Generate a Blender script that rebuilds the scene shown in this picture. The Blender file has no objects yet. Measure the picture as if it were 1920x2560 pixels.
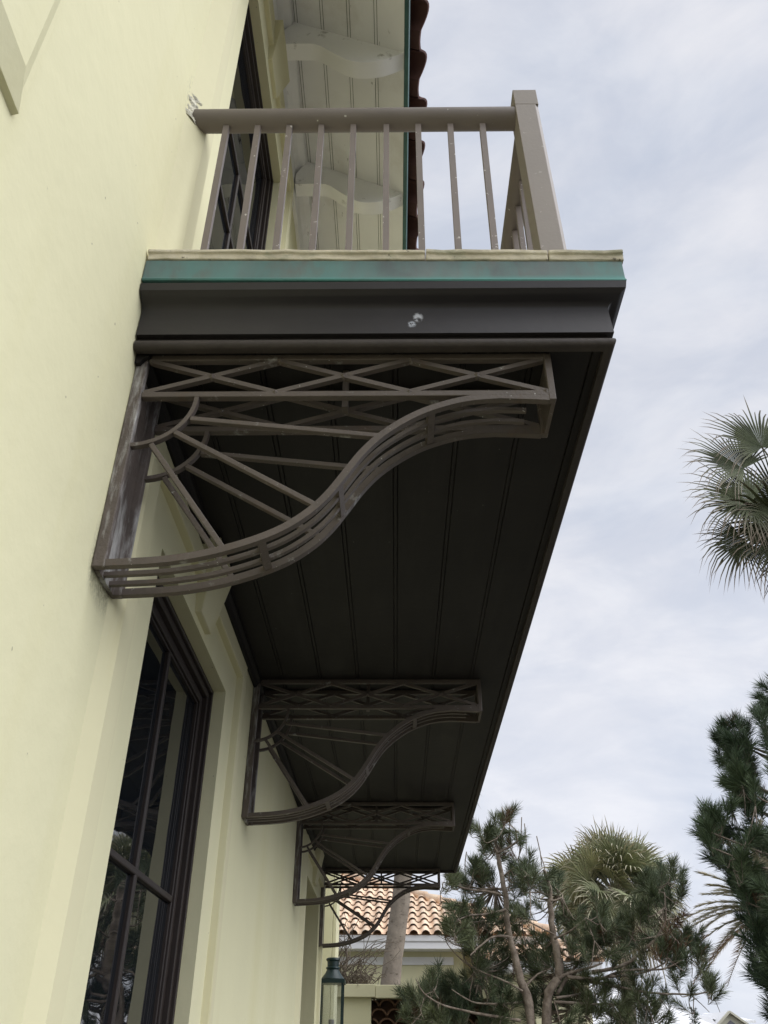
import bpy, bmesh, math, random
from mathutils import Vector, Matrix
R = math.radians
SC = bpy.context.scene
COL = SC.collection

# ------------------------------------------------------------------ camera
def make_camera():
    f_px, pitch, yaw, roll, cx = 2124.03, R(33.5281), R(-0.8181), R(0.2776), 0.6507
    f = Vector((math.sin(yaw)*math.cos(pitch), math.cos(yaw)*math.cos(pitch), math.sin(pitch)))
    r = Vector((math.cos(yaw), -math.sin(yaw), 0)); u = r.cross(f)
    r2 = r*math.cos(roll)+u*math.sin(roll); u2 = u*math.cos(roll)-r*math.sin(roll)
    cam = bpy.data.cameras.new('camera'); o = bpy.data.objects.new('camera', cam); COL.objects.link(o)
    m = Matrix((r2, u2, -f)).transposed().to_4x4(); m.translation = Vector((cx, 0, 1.6))
    o.matrix_world = m
    cam.sensor_fit = 'VERTICAL'; cam.sensor_height = 24; cam.lens = f_px/2560*24
    cam.clip_start = 0.05; cam.clip_end = 3000
    SC.camera = o
make_camera()

# ------------------------------------------------------------------ light
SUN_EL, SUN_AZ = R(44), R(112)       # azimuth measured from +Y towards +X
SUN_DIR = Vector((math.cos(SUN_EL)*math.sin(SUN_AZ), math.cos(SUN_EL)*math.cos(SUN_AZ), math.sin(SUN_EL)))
def make_world():
    w = bpy.data.worlds.new('World'); SC.world = w; w.use_nodes = True
    nt = w.node_tree; N = nt.nodes; L = nt.links; N.clear()
    out = N.new('ShaderNodeOutputWorld'); bg = N.new('ShaderNodeBackground'); bg.inputs[1].default_value = 0.1
    L.new(bg.outputs[0], out.inputs[0])
    sky = N.new('ShaderNodeTexSky'); sky.sky_type = 'NISHITA'; sky.sun_disc = False
    sky.sun_elevation = SUN_EL; sky.sun_rotation = SUN_AZ
    tc = N.new('ShaderNodeTexCoord')
    mp = N.new('ShaderNodeMapping'); mp.inputs['Scale'].default_value = (1.0, 1.0, 2.6); L.new(tc.outputs['Generated'], mp.inputs[0])
    def noise(scale, det, rough, off):
        m2 = N.new('ShaderNodeMapping'); m2.inputs['Location'].default_value = off; L.new(mp.outputs[0], m2.inputs[0])
        n = N.new('ShaderNodeTexNoise'); n.inputs['Scale'].default_value = scale; n.inputs['Detail'].default_value = det
        n.inputs['Roughness'].default_value = rough; n.inputs['Distortion'].default_value = 0.4; L.new(m2.outputs[0], n.inputs[0]); return n
    def ramp(src, a, b, c0, c1):
        r = N.new('ShaderNodeValToRGB'); r.color_ramp.interpolation = 'EASE'
        r.color_ramp.elements[0].position = a; r.color_ramp.elements[1].position = b
        r.color_ramp.elements[0].color = (*c0, 1); r.color_ramp.elements[1].color = (*c1, 1); L.new(src, r.inputs[0]); return r
    n1 = noise(2.3, 6, .55, (3.1, 1.7, .4)); n2 = noise(5.5, 7, .6, (0.3, 7.7, 2.4))
    c1 = ramp(n1.outputs[0], .34, .68, (.64, .68, .77), (.80, .805, .85))
    c2 = ramp(n2.outputs[0], .30, .72, (.90, .915, .945), (1.08, 1.07, 1.055))
    mul = N.new('ShaderNodeMix'); mul.data_type = 'RGBA'; mul.blend_type = 'MULTIPLY'; mul.inputs[0].default_value = 1
    mul.clamp_result = False
    L.new(c1.outputs[0], mul.inputs[6]); L.new(c2.outputs[0], mul.inputs[7])
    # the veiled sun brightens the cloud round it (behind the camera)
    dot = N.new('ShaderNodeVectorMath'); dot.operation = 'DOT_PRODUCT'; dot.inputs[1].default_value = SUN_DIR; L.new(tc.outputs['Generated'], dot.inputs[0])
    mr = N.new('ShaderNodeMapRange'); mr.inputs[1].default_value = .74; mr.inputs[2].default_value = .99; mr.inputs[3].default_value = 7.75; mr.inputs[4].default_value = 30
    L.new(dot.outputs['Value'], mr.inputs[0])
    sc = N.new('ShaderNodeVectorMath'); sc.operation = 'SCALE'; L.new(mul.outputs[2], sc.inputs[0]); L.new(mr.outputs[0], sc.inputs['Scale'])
    # overcast thins towards the horizon
    sx = N.new('ShaderNodeSeparateXYZ'); L.new(tc.outputs['Generated'], sx.inputs[0])
    hz = N.new('ShaderNodeMapRange'); hz.inputs[1].default_value = .02; hz.inputs[2].default_value = .62; hz.inputs[3].default_value = 1.12; hz.inputs[4].default_value = .97; L.new(sx.outputs[2], hz.inputs[0])
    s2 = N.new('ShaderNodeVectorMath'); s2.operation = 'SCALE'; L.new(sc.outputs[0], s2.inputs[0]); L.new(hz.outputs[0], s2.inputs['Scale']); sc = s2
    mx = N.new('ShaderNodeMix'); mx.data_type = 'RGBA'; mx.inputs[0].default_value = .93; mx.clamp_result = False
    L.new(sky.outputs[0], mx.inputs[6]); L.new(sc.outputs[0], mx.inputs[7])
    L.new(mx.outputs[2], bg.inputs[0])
make_world()
sun = bpy.data.lights.new('sun', 'SUN'); sun.energy = 1.0; sun.angle = R(70); sun.color = (1, .96, .9)
so = bpy.data.objects.new('sun', sun); COL.objects.link(so); so.location = (6, -8, 14)
so.rotation_euler = SUN_DIR.to_track_quat('Z', 'Y').to_euler()
SC.view_settings.view_transform = 'Standard'; SC.view_settings.look = 'None'
SC.view_settings.exposure = 0.46; SC.view_settings.gamma = 1; SC.view_settings.use_curve_mapping = False

# ------------------------------------------------------------------ materials
def mat(name, col, rough=.6, spec=.4, var=.12, vscale=3.0, hue=None, bump=0, bscale=40, island=0, metallic=0, dry=None):
    """plain procedural surface: base colour broken up by two noises, optional tint, bump and per-piece variation"""
    m = bpy.data.materials.new(name); m.use_nodes = True; nt = m.node_tree; N = nt.nodes; L = nt.links
    b = N['Principled BSDF']; b.inputs['Roughness'].default_value = rough; b.inputs['Specular IOR Level'].default_value = spec; b.inputs['Metallic'].default_value = metallic
    tc = N.new('ShaderNodeTexCoord'); m.node_tree['tc'] = 0
    n = N.new('ShaderNodeTexNoise'); n.inputs['Scale'].default_value = vscale; n.inputs['Detail'].default_value = 8; n.inputs['Roughness'].default_value = .6
    L.new(tc.outputs['Object'], n.inputs[0])
    r = N.new('ShaderNodeValToRGB'); r.color_ramp.elements[0].position = .3; r.color_ramp.elements[1].position = .7
    h = hue or col
    r.color_ramp.elements[0].color = (*[c*(1-var) for c in col], 1); r.color_ramp.elements[1].color = (*[c*(1+var) for c in h], 1)
    L.new(n.outputs[0], r.inputs[0]); cur = r.outputs[0]
    if island:
        g = N.new('ShaderNodeNewGeometry'); mr = N.new('ShaderNodeMapRange'); mr.inputs[3].default_value = 1-island; mr.inputs[4].default_value = 1+island
        L.new(g.outputs['Random Per Island'], mr.inputs[0])
        v = N.new('ShaderNodeVectorMath'); v.operation = 'SCALE'; L.new(cur, v.inputs[0]); L.new(mr.outputs[0], v.inputs['Scale']); cur = v.outputs[0]
    if dry:
        a = N.new('ShaderNodeAttribute'); a.attribute_name = 'dry'
        mx = N.new('ShaderNodeMix'); mx.data_type = 'RGBA'; L.new(a.outputs['Fac'], mx.inputs[0]); L.new(cur, mx.inputs[6]); mx.inputs[7].default_value = (*dry, 1); cur = mx.outputs[2]
    L.new(cur, b.inputs['Base Color'])
    if bump:
        n2 = N.new('ShaderNodeTexNoise'); n2.inputs['Scale'].default_value = bscale; n2.inputs['Detail'].default_value = 6; L.new(tc.outputs['Object'], n2.inputs[0])
        bp = N.new('ShaderNodeBump'); bp.inputs['Strength'].default_value = bump; bp.inputs['Distance'].default_value = .01; L.new(n2.outputs[0], bp.inputs['Height']); L.new(bp.outputs[0], b.inputs['Normal'])
    m['col'] = 1
    return m
def blend(m, col, kind, **k):
    """lays a second real colour (dirt, chalk, verdigris, rust) over the first where a mask says so"""
    nt = m.node_tree; N = nt.nodes; L = nt.links; b = N['Principled BSDF']
    src = b.inputs['Base Color'].links[0].from_socket
    tc = N.new('ShaderNodeTexCoord'); mp = N.new('ShaderNodeMapping'); mp.inputs['Scale'].default_value = k.get('stretch', (1, 1, 1)); mp.inputs['Location'].default_value = k.get('off', (0, 0, 0))
    L.new(tc.outputs['Object'], mp.inputs[0])
    n = N.new('ShaderNodeTexNoise'); n.inputs['Scale'].default_value = k.get('scale', 8); n.inputs['Detail'].default_value = k.get('detail', 8); n.inputs['Roughness'].default_value = k.get('rough', .65)
    L.new(mp.outputs[0], n.inputs[0])
    r = N.new('ShaderNodeMapRange'); r.inputs[1].default_value = k.get('lo', .55); r.inputs[2].default_value = k.get('hi', .7); r.inputs[4].default_value = k.get('amount', 1)
    L.new(n.outputs[0], r.inputs[0]); fac = r.outputs[0]
    def mulf(s):
        nonlocal fac
        q = N.new('ShaderNodeMath'); q.operation = 'MULTIPLY'; L.new(fac, q.inputs[0]); L.new(s, q.inputs[1]); fac = q.outputs[0]
    if kind == 'near':                    # a stain with a centre and reach
        for c, rad, st in [k['spot']]:
            sb = N.new('ShaderNodeVectorMath'); sb.operation = 'SUBTRACT'; L.new(tc.outputs['Object'], sb.inputs[0]); sb.inputs[1].default_value = c
            ml = N.new('ShaderNodeVectorMath'); ml.operation = 'MULTIPLY'; L.new(sb.outputs[0], ml.inputs[0]); ml.inputs[1].default_value = st
            ln = N.new('ShaderNodeVectorMath'); ln.operation = 'LENGTH'; L.new(ml.outputs[0], ln.inputs[0])
            q = N.new('ShaderNodeMapRange'); q.inputs[1].default_value = rad; q.inputs[2].default_value = rad*k.get('core', .15); L.new(ln.outputs['Value'], q.inputs[0]); mulf(q.outputs[0])
    if kind == 'band':                    # between two heights along an axis
        s = N.new('ShaderNodeSeparateXYZ'); L.new(tc.outputs['Object'], s.inputs[0])
        q = N.new('ShaderNodeMapRange'); q.inputs[1].default_value = k['a']; q.inputs[2].default_value = k['b']; L.new(s.outputs['XYZ'.index(k['axis'])], q.inputs[0]); mulf(q.outputs[0])
    mx = N.new('ShaderNodeMix'); mx.data_type = 'RGBA'; L.new(fac, mx.inputs[0]); L.new(src, mx.inputs[6]); mx.inputs[7].default_value = (*col, 1)
    L.new(mx.outputs[2], b.inputs['Base Color'])
    return m
M = {}
CREAM = (.745, .715, .475)
M['stucco'] = mat('stucco_cream', CREAM, .85, .2, .035, .9, bump=.32, bscale=11)
blend(M['stucco'], (.66, .62, .34), 'all', scale=1.1, lo=.5, hi=.75, amount=.5, stretch=(1, 1.8, .18))
blend(M['stucco'], (.09, .085, .065), 'near', spot=((0, -.335, 2.51), .11, (1, 1, 1.5)), scale=110, lo=.30, hi=.60, amount=.8, core=.1)
blend(M['stucco'], (.14, .13, .10), 'near', spot=((0, -.412, 2.56), .055, (1, 1.5, .45)), scale=110, lo=.32, hi=.62, amount=.7, core=.1)
blend(M['stucco'], (.2, .19, .16), 'near', spot=((0, -.455, 4.22), .11, (1, 1.6, .9)), scale=60, lo=.50, hi=.62, amount=.7)
blend(M['stucco'], (.25, .22, .15), 'all', scale=38, detail=2, lo=.745, hi=.77, amount=.7)
M['trim'] = mat('stucco_trim', (.70, .665, .44), .8, .2, .03, 2, bump=.1, bscale=25)
blend(M['trim'], (.64, .57, .28), 'all', scale=5, lo=.6, hi=.72, amount=.4, stretch=(1, 1, .12))
M['iron'] = mat('brown_painted_iron', (.098, .080, .069), .5, .4, .14, 9, bump=.15, bscale=120)
blend(M['iron'], (.36, .36, .35), 'all', scale=16, lo=.62, hi=.72, amount=.7)
blend(M['iron'], (.50, .50, .48), 'all', scale=85, detail=3, lo=.69, hi=.73, amount=.85)
blend(M['iron'], (.10, .062, .036), 'all', scale=13, lo=.58, hi=.72, amount=.6, off=(3, 3, 3))
M['iron_wall'] = mat('scuffed_wall_iron', (.11, .09, .078), .6, .4, .2, 9, bump=.25, bscale=90)
blend(M['iron_wall'], (.60, .60, .58), 'all', scale=15, lo=.47, hi=.66, amount=.8, stretch=(1.6, 1.2, .3))
M['post'] = mat('taupe_post_metal', (.235, .205, .18), .5, .5, .05, 6, bump=.05, bscale=90)
blend(M['post'], (.42, .38, .34), 'all', scale=30, detail=3, lo=.68, hi=.72, amount=.6)
M['iron_rail'] = mat('taupe_painted_metal', (.155, .132, .118), .5, .5, .06, 6, bump=.05, bscale=90)
blend(M['iron_rail'], (.55, .54, .5), 'all', scale=55, detail=2, lo=.72, hi=.75, amount=.8)
M['bars'] = mat('baluster_metal', (.185, .155, .142), .5, .5, .08, 7)
blend(M['bars'], (.6, .58, .54), 'all', scale=42, detail=3, lo=.66, hi=.70, amount=.9)
M['fascia'] = mat('dark_brown_fascia', (.024, .0215, .0235), .42, .4, .12, 5, bump=.05, bscale=30)
blend(M['fascia'], (.025, .018, .014), 'all', scale=7, lo=.62, hi=.72, amount=.8, stretch=(.3, 1, 6))
blend(M['fascia'], (.5, .52, .58), 'near', spot=((.713, 0, .083), .0145, (1, .3, .75)), scale=75, lo=.42, hi=.50, amount=.9, core=.5)
blend(M['fascia'], (.42, .45, .52), 'near', spot=((.697, 0, .058), .0125, (1, .3, .9)), scale=95, lo=.45, hi=.53, amount=.9, core=.5)
M['bead'] = mat('brown_bead', (.042, .034, .030), .6, .4, .2, 10, bump=.2, bscale=60)
M['soffit'] = mat('dark_soffit', (.0158, .0138, .0130), .55, .25, .25, 2.2, bump=.06, bscale=30)
blend(M['soffit'], (.034, .030, .028), 'all', scale=3, lo=.5, hi=.8, amount=.6, stretch=(3, .35, 1))
blend(M['soffit'], (.12, .115, .105), 'all', scale=40, detail=2, lo=.735, hi=.76, amount=.6)
M['copper'] = mat('weathered_copper', (.09, .115, .12), .6, .3, .2, 4, hue=(.13, .16, .16))
blend(M['copper'], (.085, .225, .21), 'all', scale=7, lo=.37, hi=.60, amount=.62, stretch=(1, 1, .3))
blend(M['copper'], (.13, .115, .105), 'all', scale=8, lo=.52, hi=.66, amount=.7, off=(5, 2, 1), stretch=(1, 1, .5))
blend(M['copper'], (.42, .52, .46), 'all', scale=16, lo=.66, hi=.74, amount=.7, stretch=(1, 1, .12))
blend(M['copper'], (.085, .27, .25), 'band', axis='Z', a=.189, b=.175, scale=9, lo=.2, hi=.5, amount=.8)
M['cap'] = mat('old_mortar_cap', (.50, .455, .35), .9, .1, .18, 9, hue=(.60, .55, .44), bump=.5, bscale=45)
blend(M['cap'], (.20, .22, .15), 'all', scale=9, lo=.54, hi=.70, amount=.75, stretch=(1, 1, 3))
blend(M['cap'], (.07, .06, .045), 'all', scale=30, lo=.64, hi=.70, amount=.9)
M['white'] = mat('dirty_white_boards', (.85, .85, .84), .7, .3, .05, 2)
blend(M['white'], (.60, .57, .51), 'all', scale=2.6, lo=.5, hi=.72, amount=.55)
blend(M['white'], (.12, .11, .08), 'all', scale=22, lo=.66, hi=.72, amount=.7, stretch=(1, .35, 1))
M['tail'] = mat('white_painted_corbel', (.90, .90, .89), .7, .3, .05, 3)
blend(M['tail'], (.22, .21, .17), 'all', scale=10, lo=.62, hi=.7, amount=.6)
M['groove'] = mat('groove_strip', (.10, .09, .06), .9, .1, .4, 14)
M['drip'] = mat('green_copper_edge', (.05, .12, .115), .5, .4, .25, 6)
M['claytile'] = mat('maroon_clay_tile', (.12, .060, .050), .75, .25, .2, 5, bump=.1, bscale=40)
M['wood'] = mat('dark_window_wood', (.027, .019, .016), .5, .45, .15, 6, bump=.08, bscale=40)
blend(M['wood'], (.06, .048, .044), 'all', scale=9, lo=.6, hi=.75, amount=.6, stretch=(1, 1, .1))
M['terra'] = mat('salmon_barrel_tile', (.74, .52, .37), .8, .2, .08, 2.5, hue=(.82, .66, .49), island=.16)
M['terra_dark'] = mat('tile_shadow_clay', (.12, .075, .055), .9, .1, .2, 6)
M['cornice'] = mat('white_cornice', (.88, .88, .88), .6, .3, .02, 2)
M['palewall'] = mat('pale_yellow_wall', (.72, .69, .45), .85, .2, .03, 2)
M['bark'] = mat('pine_bark', (.20, .155, .12), .9, .1, .3, 12, hue=(.31, .26, .21), bump=.6, bscale=50)
M['palmbark'] = mat('palm_bark', (.27, .23, .185), .9, .1, .25, 6, bump=.7, bscale=20)
blend(M['palmbark'], (.10, .08, .06), 'all', scale=9, lo=.56, hi=.68, amount=.8, stretch=(1, 1, 2.2))
M['needle'] = mat('pine_needles', (.078, .125, .068), .55, .35, .3, 1.1, hue=(.135, .15, .075), island=.5)
M['needle_dk'] = mat('dark_pine_needles', (.056, .102, .064), .55, .35, .3, .8, hue=(.095, .13, .062), island=.5)
M['deadneedle'] = mat('brown_needles', (.14, .085, .05), .8, .2, .3, 4, island=.4)
M['fan'] = mat('fan_palm_leaf', (.135, .17, .07), .55, .3, .25, 1.5, hue=(.23, .24, .11), island=.25, dry=(.52, .44, .31))
M['fan_backlit'] = mat('backlit_fan_leaf', (.050, .072, .034), .6, .15, .25, 1.5, hue=(.085, .10, .05), island=.25, dry=(.26, .195, .15))  # darker copy of the fan leaf: shade of a backlit crown put into its colour
M['fan_pale'] = mat('pale_fan_leaf', (.165, .20, .10), .55, .3, .25, 1.5, hue=(.27, .29, .16), island=.3, dry=(.62, .55, .42))
M['feather'] = mat('date_palm_leaf', (.19, .20, .12), .55, .35, .3, 1.5, hue=(.30, .27, .17), island=.3, dry=(.30, .20, .14))
M['twig'] = mat('dry_twigs', (.17, .14, .11), .9, .1, .25, 12)
M['lantern'] = mat('green_lantern_metal', (.009, .026, .026), .4, .5, .2, 12)
M['burner'] = mat('grey_burner', (.16, .16, .18), .5, .4, .1, 20)
M['grille'] = mat('brown_scallop_tile', (.16, .095, .06), .85, .2, .25, 6)
M['metalroof'] = mat('white_metal_roof', (.86, .86, .86), .4, .4, .01, 2)
M['gable'] = mat('cream_gable', (.60, .58, .47), .8, .2, .03, 3)
M['ground'] = mat('lawn_and_mulch', (.095, .092, .082), .9, .1, .15, .4)
M['shrub'] = mat('small_conifer', (.06, .085, .045), .7, .2, .3, 3, island=.4)

g = bpy.data.materials.new('window_glass'); g.use_nodes = True
b = g.node_tree.nodes['Principled BSDF']; b.inputs['Base Color'].default_value = (.006, .008, .011, 1); b.inputs['Roughness'].default_value = .015; b.inputs['IOR'].default_value = 1.85
gn = g.node_tree.nodes.new('ShaderNodeTexNoise'); gn.inputs['Scale'].default_value = 2.2; gt = g.node_tree.nodes.new('ShaderNodeTexCoord'); gb = g.node_tree.nodes.new('ShaderNodeBump'); gb.inputs['Strength'].default_value = .12; gb.inputs['Distance'].default_value = .02
g.node_tree.links.new(gt.outputs['Object'], gn.inputs[0]); g.node_tree.links.new(gn.outputs[0], gb.inputs['Height']); g.node_tree.links.new(gb.outputs[0], b.inputs['Normal'])
M['glass'] = g
M['glass_up'] = g.copy(); M['glass_up'].name = 'low_reflect_glass'; M['glass_up'].node_tree.nodes['Principled BSDF'].inputs['IOR'].default_value = 1.25  # same glass with its reflection turned down so the upper panes stay dark
g = bpy.data.materials.new('lantern_glass'); g.use_nodes = True; nt = g.node_tree
gl = nt.nodes.new('ShaderNodeBsdfGlossy'); gl.inputs['Roughness'].default_value = .05; gl.inputs['Color'].default_value = (.9, .93, .95, 1)
tr = nt.nodes.new('ShaderNodeBsdfTransparent'); tr.inputs[0].default_value = (.86, .88, .9, 1); mx = nt.nodes.new('ShaderNodeMixShader'); mx.inputs[0].default_value = .16
nt.links.new(tr.outputs[0], mx.inputs[1]); nt.links.new(gl.outputs[0], mx.inputs[2]); nt.links.new(mx.outputs[0], nt.nodes['Material Output'].inputs[0])
M['lampglass'] = g

# ------------------------------------------------------------------ mesh helpers
def root_loc(o):
    while o.parent: o = o.parent
    return Vector(o.location)
class MB:
    def __init__(s): s.v = []; s.f = []; s.d = {}; s.sm = False
    def pts(s, ps):
        i = len(s.v); s.v += [tuple(p) for p in ps]; return list(range(i, i+len(ps)))
    def poly(s, ps): s.f.append(s.pts(ps))
    def box(s, x0, x1, y0, y1, z0, z1):
        i = s.pts([(x, y, z) for x in (x0, x1) for y in (y0, y1) for z in (z0, z1)])
        for q in ((0, 1, 3, 2), (4, 6, 7, 5), (0, 4, 5, 1), (2, 3, 7, 6), (0, 2, 6, 4), (1, 5, 7, 3)): s.f.append([i[k] for k in q])
    def prism(s, ps, axis, a, b):
        """extrude a 2-D outline along an axis; the outline uses the other two axes in x,y,z order"""
        def up(p, t):
            if axis == 'x': return (t, p[0], p[1])
            if axis == 'y': return (p[0], t, p[1])
            return (p[0], p[1], t)
        n = len(ps); A = s.pts([up(p, a) for p in ps]); B = s.pts([up(p, b) for p in ps])
        s.f.append(A[::-1]); s.f.append(B)
        for k in range(n): s.f.append([A[k], A[(k+1) % n], B[(k+1) % n], B[k]])
    def sweep(s, rings, closed=False, cap=True):
        """skin a list of equal-length point rings"""
        I = [s.pts(r) for r in rings]; n = len(rings[0])
        pairs = list(zip(I, I[1:])) + ([(I[-1], I[0])] if closed else [])
        for A, B in pairs:
            for k in range(n): s.f.append([A[k], A[(k+1) % n], B[(k+1) % n], B[k]])
        if cap and not closed: s.f.append(I[0][::-1]); s.f.append(I[-1])
    def tube(s, path, r, n=8, r1=None, jit=0, rng=None):
        P = [Vector(p) for p in path]; m = len(P); rings = []
        r1 = r if r1 is None else r1; ref = Vector((.31, .22, .93))
        for i, p in enumerate(P):
            t = (P[min(i+1, m-1)]-P[max(i-1, 0)]).normalized()
            a = t.cross(ref); a = a.normalized() if a.length > 1e-4 else t.orthogonal().normalized(); b_ = t.cross(a)
            rr = r+(r1-r)*i/max(1, m-1)
            rings.append([p+(a*math.cos(2*math.pi*k/n)+b_*math.sin(2*math.pi*k/n))*rr*(1+(rng.uniform(-jit, jit) if rng else 0)) for k in range(n)])
        s.sweep(rings)
    def bar(s, path, w, y0, y1):
        """flat bar that follows a path in the x-z plane, w thick, between depths y0 and y1"""
        P = [Vector((p[0], 0, p[1])) for p in path]; m = len(P); rings = []
        for i, p in enumerate(P):
            t = (P[min(i+1, m-1)]-P[max(i-1, 0)]).normalized(); nrm = Vector((-t.z, 0, t.x))*w/2
            a, b_ = p+nrm, p-nrm
            rings.append([(a.x, y0, a.z), (a.x, y1, a.z), (b_.x, y1, b_.z), (b_.x, y0, b_.z)])
        s.sweep(rings)
    def lathe(s, prof, c, n=20):
        rings = [[(c[0]+r*math.cos(2*math.pi*k/n), c[1]+r*math.sin(2*math.pi*k/n), c[2]+z) for k in range(n)] for r, z in prof]
        s.sweep(rings)
    def build(s, name, m, parent=None, smooth=False, bevel=0):
        o0 = root_loc(parent) if parent else Vector((0, 0, 0))
        me = bpy.data.meshes.new(name); me.from_pydata([(p[0]-o0.x, p[1]-o0.y, p[2]-o0.z) for p in s.v], [], s.f); me.materials.append(m)
        if s.d:
            at = me.attributes.new('dry', 'FLOAT', 'POINT')
            for i, val in s.d.items(): at.data[i].value = val
        o = bpy.data.objects.new(name, me); COL.objects.link(o)
        if not s.d:
            bm = bmesh.new(); bm.from_mesh(me)
            if len(bm.faces) < 30000: bmesh.ops.recalc_face_normals(bm, faces=bm.faces)
            bm.to_mesh(me); bm.free()
        if smooth:
            for p in me.polygons: p.use_smooth = True
            if smooth != 'all':
                try: me.set_sharp_from_angle(angle=R(35))
                except Exception: pass
        if bevel:
            md = o.modifiers.new('bevel', 'BEVEL'); md.width = bevel; md.segments = 2; md.limit_method = 'ANGLE'; md.angle_limit = R(40)
        if parent: o.parent = parent
        return o
def thing(name, label, cat, loc=(0, 0, 0), group=None):
    o = bpy.data.objects.new(name, None); COL.objects.link(o); o.location = loc; o.empty_display_size = .2
    return tag(o, label, cat, group)
def tag(o, label, cat, group=None):
    o['label'] = label; o['category'] = cat
    if group: o['group'] = group
    return o
def copy_tree(o, parent=None):
    c = o.copy(); COL.objects.link(c)
    if parent: c.parent = parent
    for ch in list(o.children): copy_tree(ch, c)
    return c
def spline(P, n=8):
    out = []
    for i in range(len(P)-1):
        p0 = P[max(i-1, 0)]; p1 = P[i]; p2 = P[i+1]; p3 = P[min(i+2, len(P)-1)]
        for k in range(n):
            t = k/n
            out.append(tuple(.5*((2*b_)+(-a+c)*t+(2*a-5*b_+4*c-d)*t*t+(-a+3*b_-3*c+d)*t**3) for a, b_, c, d in zip(p0, p1, p2, p3)))
    return out+[tuple(P[-1])]

# ------------------------------------------------------------------ ground
m_ = MB(); m_.poly([(-400, -400, 0), (400, -400, 0), (400, 600, 0), (-400, 600, 0)])
gr = m_.build('ground', M['ground']); gr['kind'] = 'structure'

# ------------------------------------------------------------------ the house
house = thing('stucco_house', 'cream yellow stucco house with keystone window surrounds and white boarded eave, at left', 'house', (0, 2, 0))
Y0, Y1, ZT = -4.0, 8.40, 6.58
LOW = (2.036, 3.106, .55, 2.83)      # lower window y0 y1 z0 z1
UP = (1.92, 3.06, 3.44, 5.934)       # balcony window
DOOR = (6.64, 7.87, .0, 2.83)
UP2 = (6.3, 7.44, 3.44, 5.934)
def wall_with_holes():
    m = MB(); ops = [LOW, UP, DOOR, UP2]
    ys = sorted({Y0, Y1, *[o[0] for o in ops], *[o[1] for o in ops]}); zs = sorted({0, ZT, *[o[2] for o in ops], *[o[3] for o in ops]})
    for a, b_ in zip(ys, ys[1:]):
        for c, d in zip(zs, zs[1:]):
            if any(o[0] <= a and b_ <= o[1] and o[2] <= c and d <= o[3] for o in ops): continue
            m.poly([(0, a, c), (0, b_, c), (0, b_, d), (0, a, d)])
    for y0, y1, z0, z1 in ops:            # plastered returns of each opening
        D = -.42
        m.poly([(0, y0, z0), (D, y0, z0), (D, y0, z1), (0, y0, z1)]); m.poly([(0, y1, z0), (D, y1, z0), (D, y1, z1), (0, y1, z1)])
        m.poly([(0, y0, z1), (D, y0, z1), (D, y1, z1), (0, y1, z1)]); m.poly([(0, y0, z0), (D, y0, z0), (D, y1, z0), (0, y1, z0)])
    m.poly([(0, Y1, 0), (-8, Y1, 0), (-8, Y1, ZT), (0, Y1, ZT)]); m.poly([(0, Y0, 0), (-8, Y0, 0), (-8, Y0, ZT), (0, Y0, ZT)])
    m.poly([(-8, Y0, 0), (-8, Y1, 0), (-8, Y1, ZT), (-8, Y0, ZT)])
    m.poly([(0, Y0, ZT), (0, Y1, ZT), (-8, Y1, ZT), (-8, Y0, ZT)])
    return m.build('wall', M['stucco'], house)
wall_with_holes()
def surround(op, fas, band, top, kz, khalf, deep=False):
    """raised band round an opening, set back a hand's width from its edge, with a leaning keystone over the middle"""
    y0, y1, z0, z1 = op; P = .027
    m = MB(); fy = .19; ft, bt = fas, band
    a0, a1 = y0-fy-.087, y0-fy; b0, b1 = y1+fy, y1+fy+.07
    ztop = z1+ft+bt; zb = z0-.1
    if deep: m.prism([(-.004, a0-.125), (.045, a0-.033), (.045, a1-.04), (P, a1-.0395), (P, a1), (-.004, a1)], 'z', zb, ztop)
    else: m.prism([(-.004, a0-.05), (P, a0), (P, a1), (-.004, a1)], 'z', zb, ztop)
    m.prism([(-.004, b0-.012), (P, b0), (P, b1), (-.004, b1)], 'z', zb, ztop); m.box(-.004, P-.0005, a1, b0-.001, z1+ft, ztop)
    s = m.build('window_surround', M['trim'], house, bevel=.004)
    k = MB(); yc = (y0+y1)/2; h0, h1 = khalf; za, zb_ = kz
    A = k.pts([(-.004, yc-h0, za), (-.004, yc+h0, za), (.0226, yc+h0, za), (.0226, yc-h0, za)])
    B = k.pts([(-.004, yc-h1, zb_), (-.004, yc+h1, zb_), (.068, yc+h1, zb_), (.068, yc-h1, zb_)])
    k.f.append(A[::-1]); k.f.append(B)
    for i in range(4): k.f.append([A[i], A[(i+1) % 4], B[(i+1) % 4], B[i]])
    k.build('keystone', M['trim'], s, bevel=.004)
surround(LOW, .136, .075, None, (2.858, 3.109), (.0875, .145))
surround(UP, .176, .16, None, (6.015, 6.29), (.107, .17), True)
surround(DOOR, .136, .075, None, (2.858, 3.109), (.0875, .145))
surround(UP2, .176, .16, None, (6.015, 6.29), (.107, .17))
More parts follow.
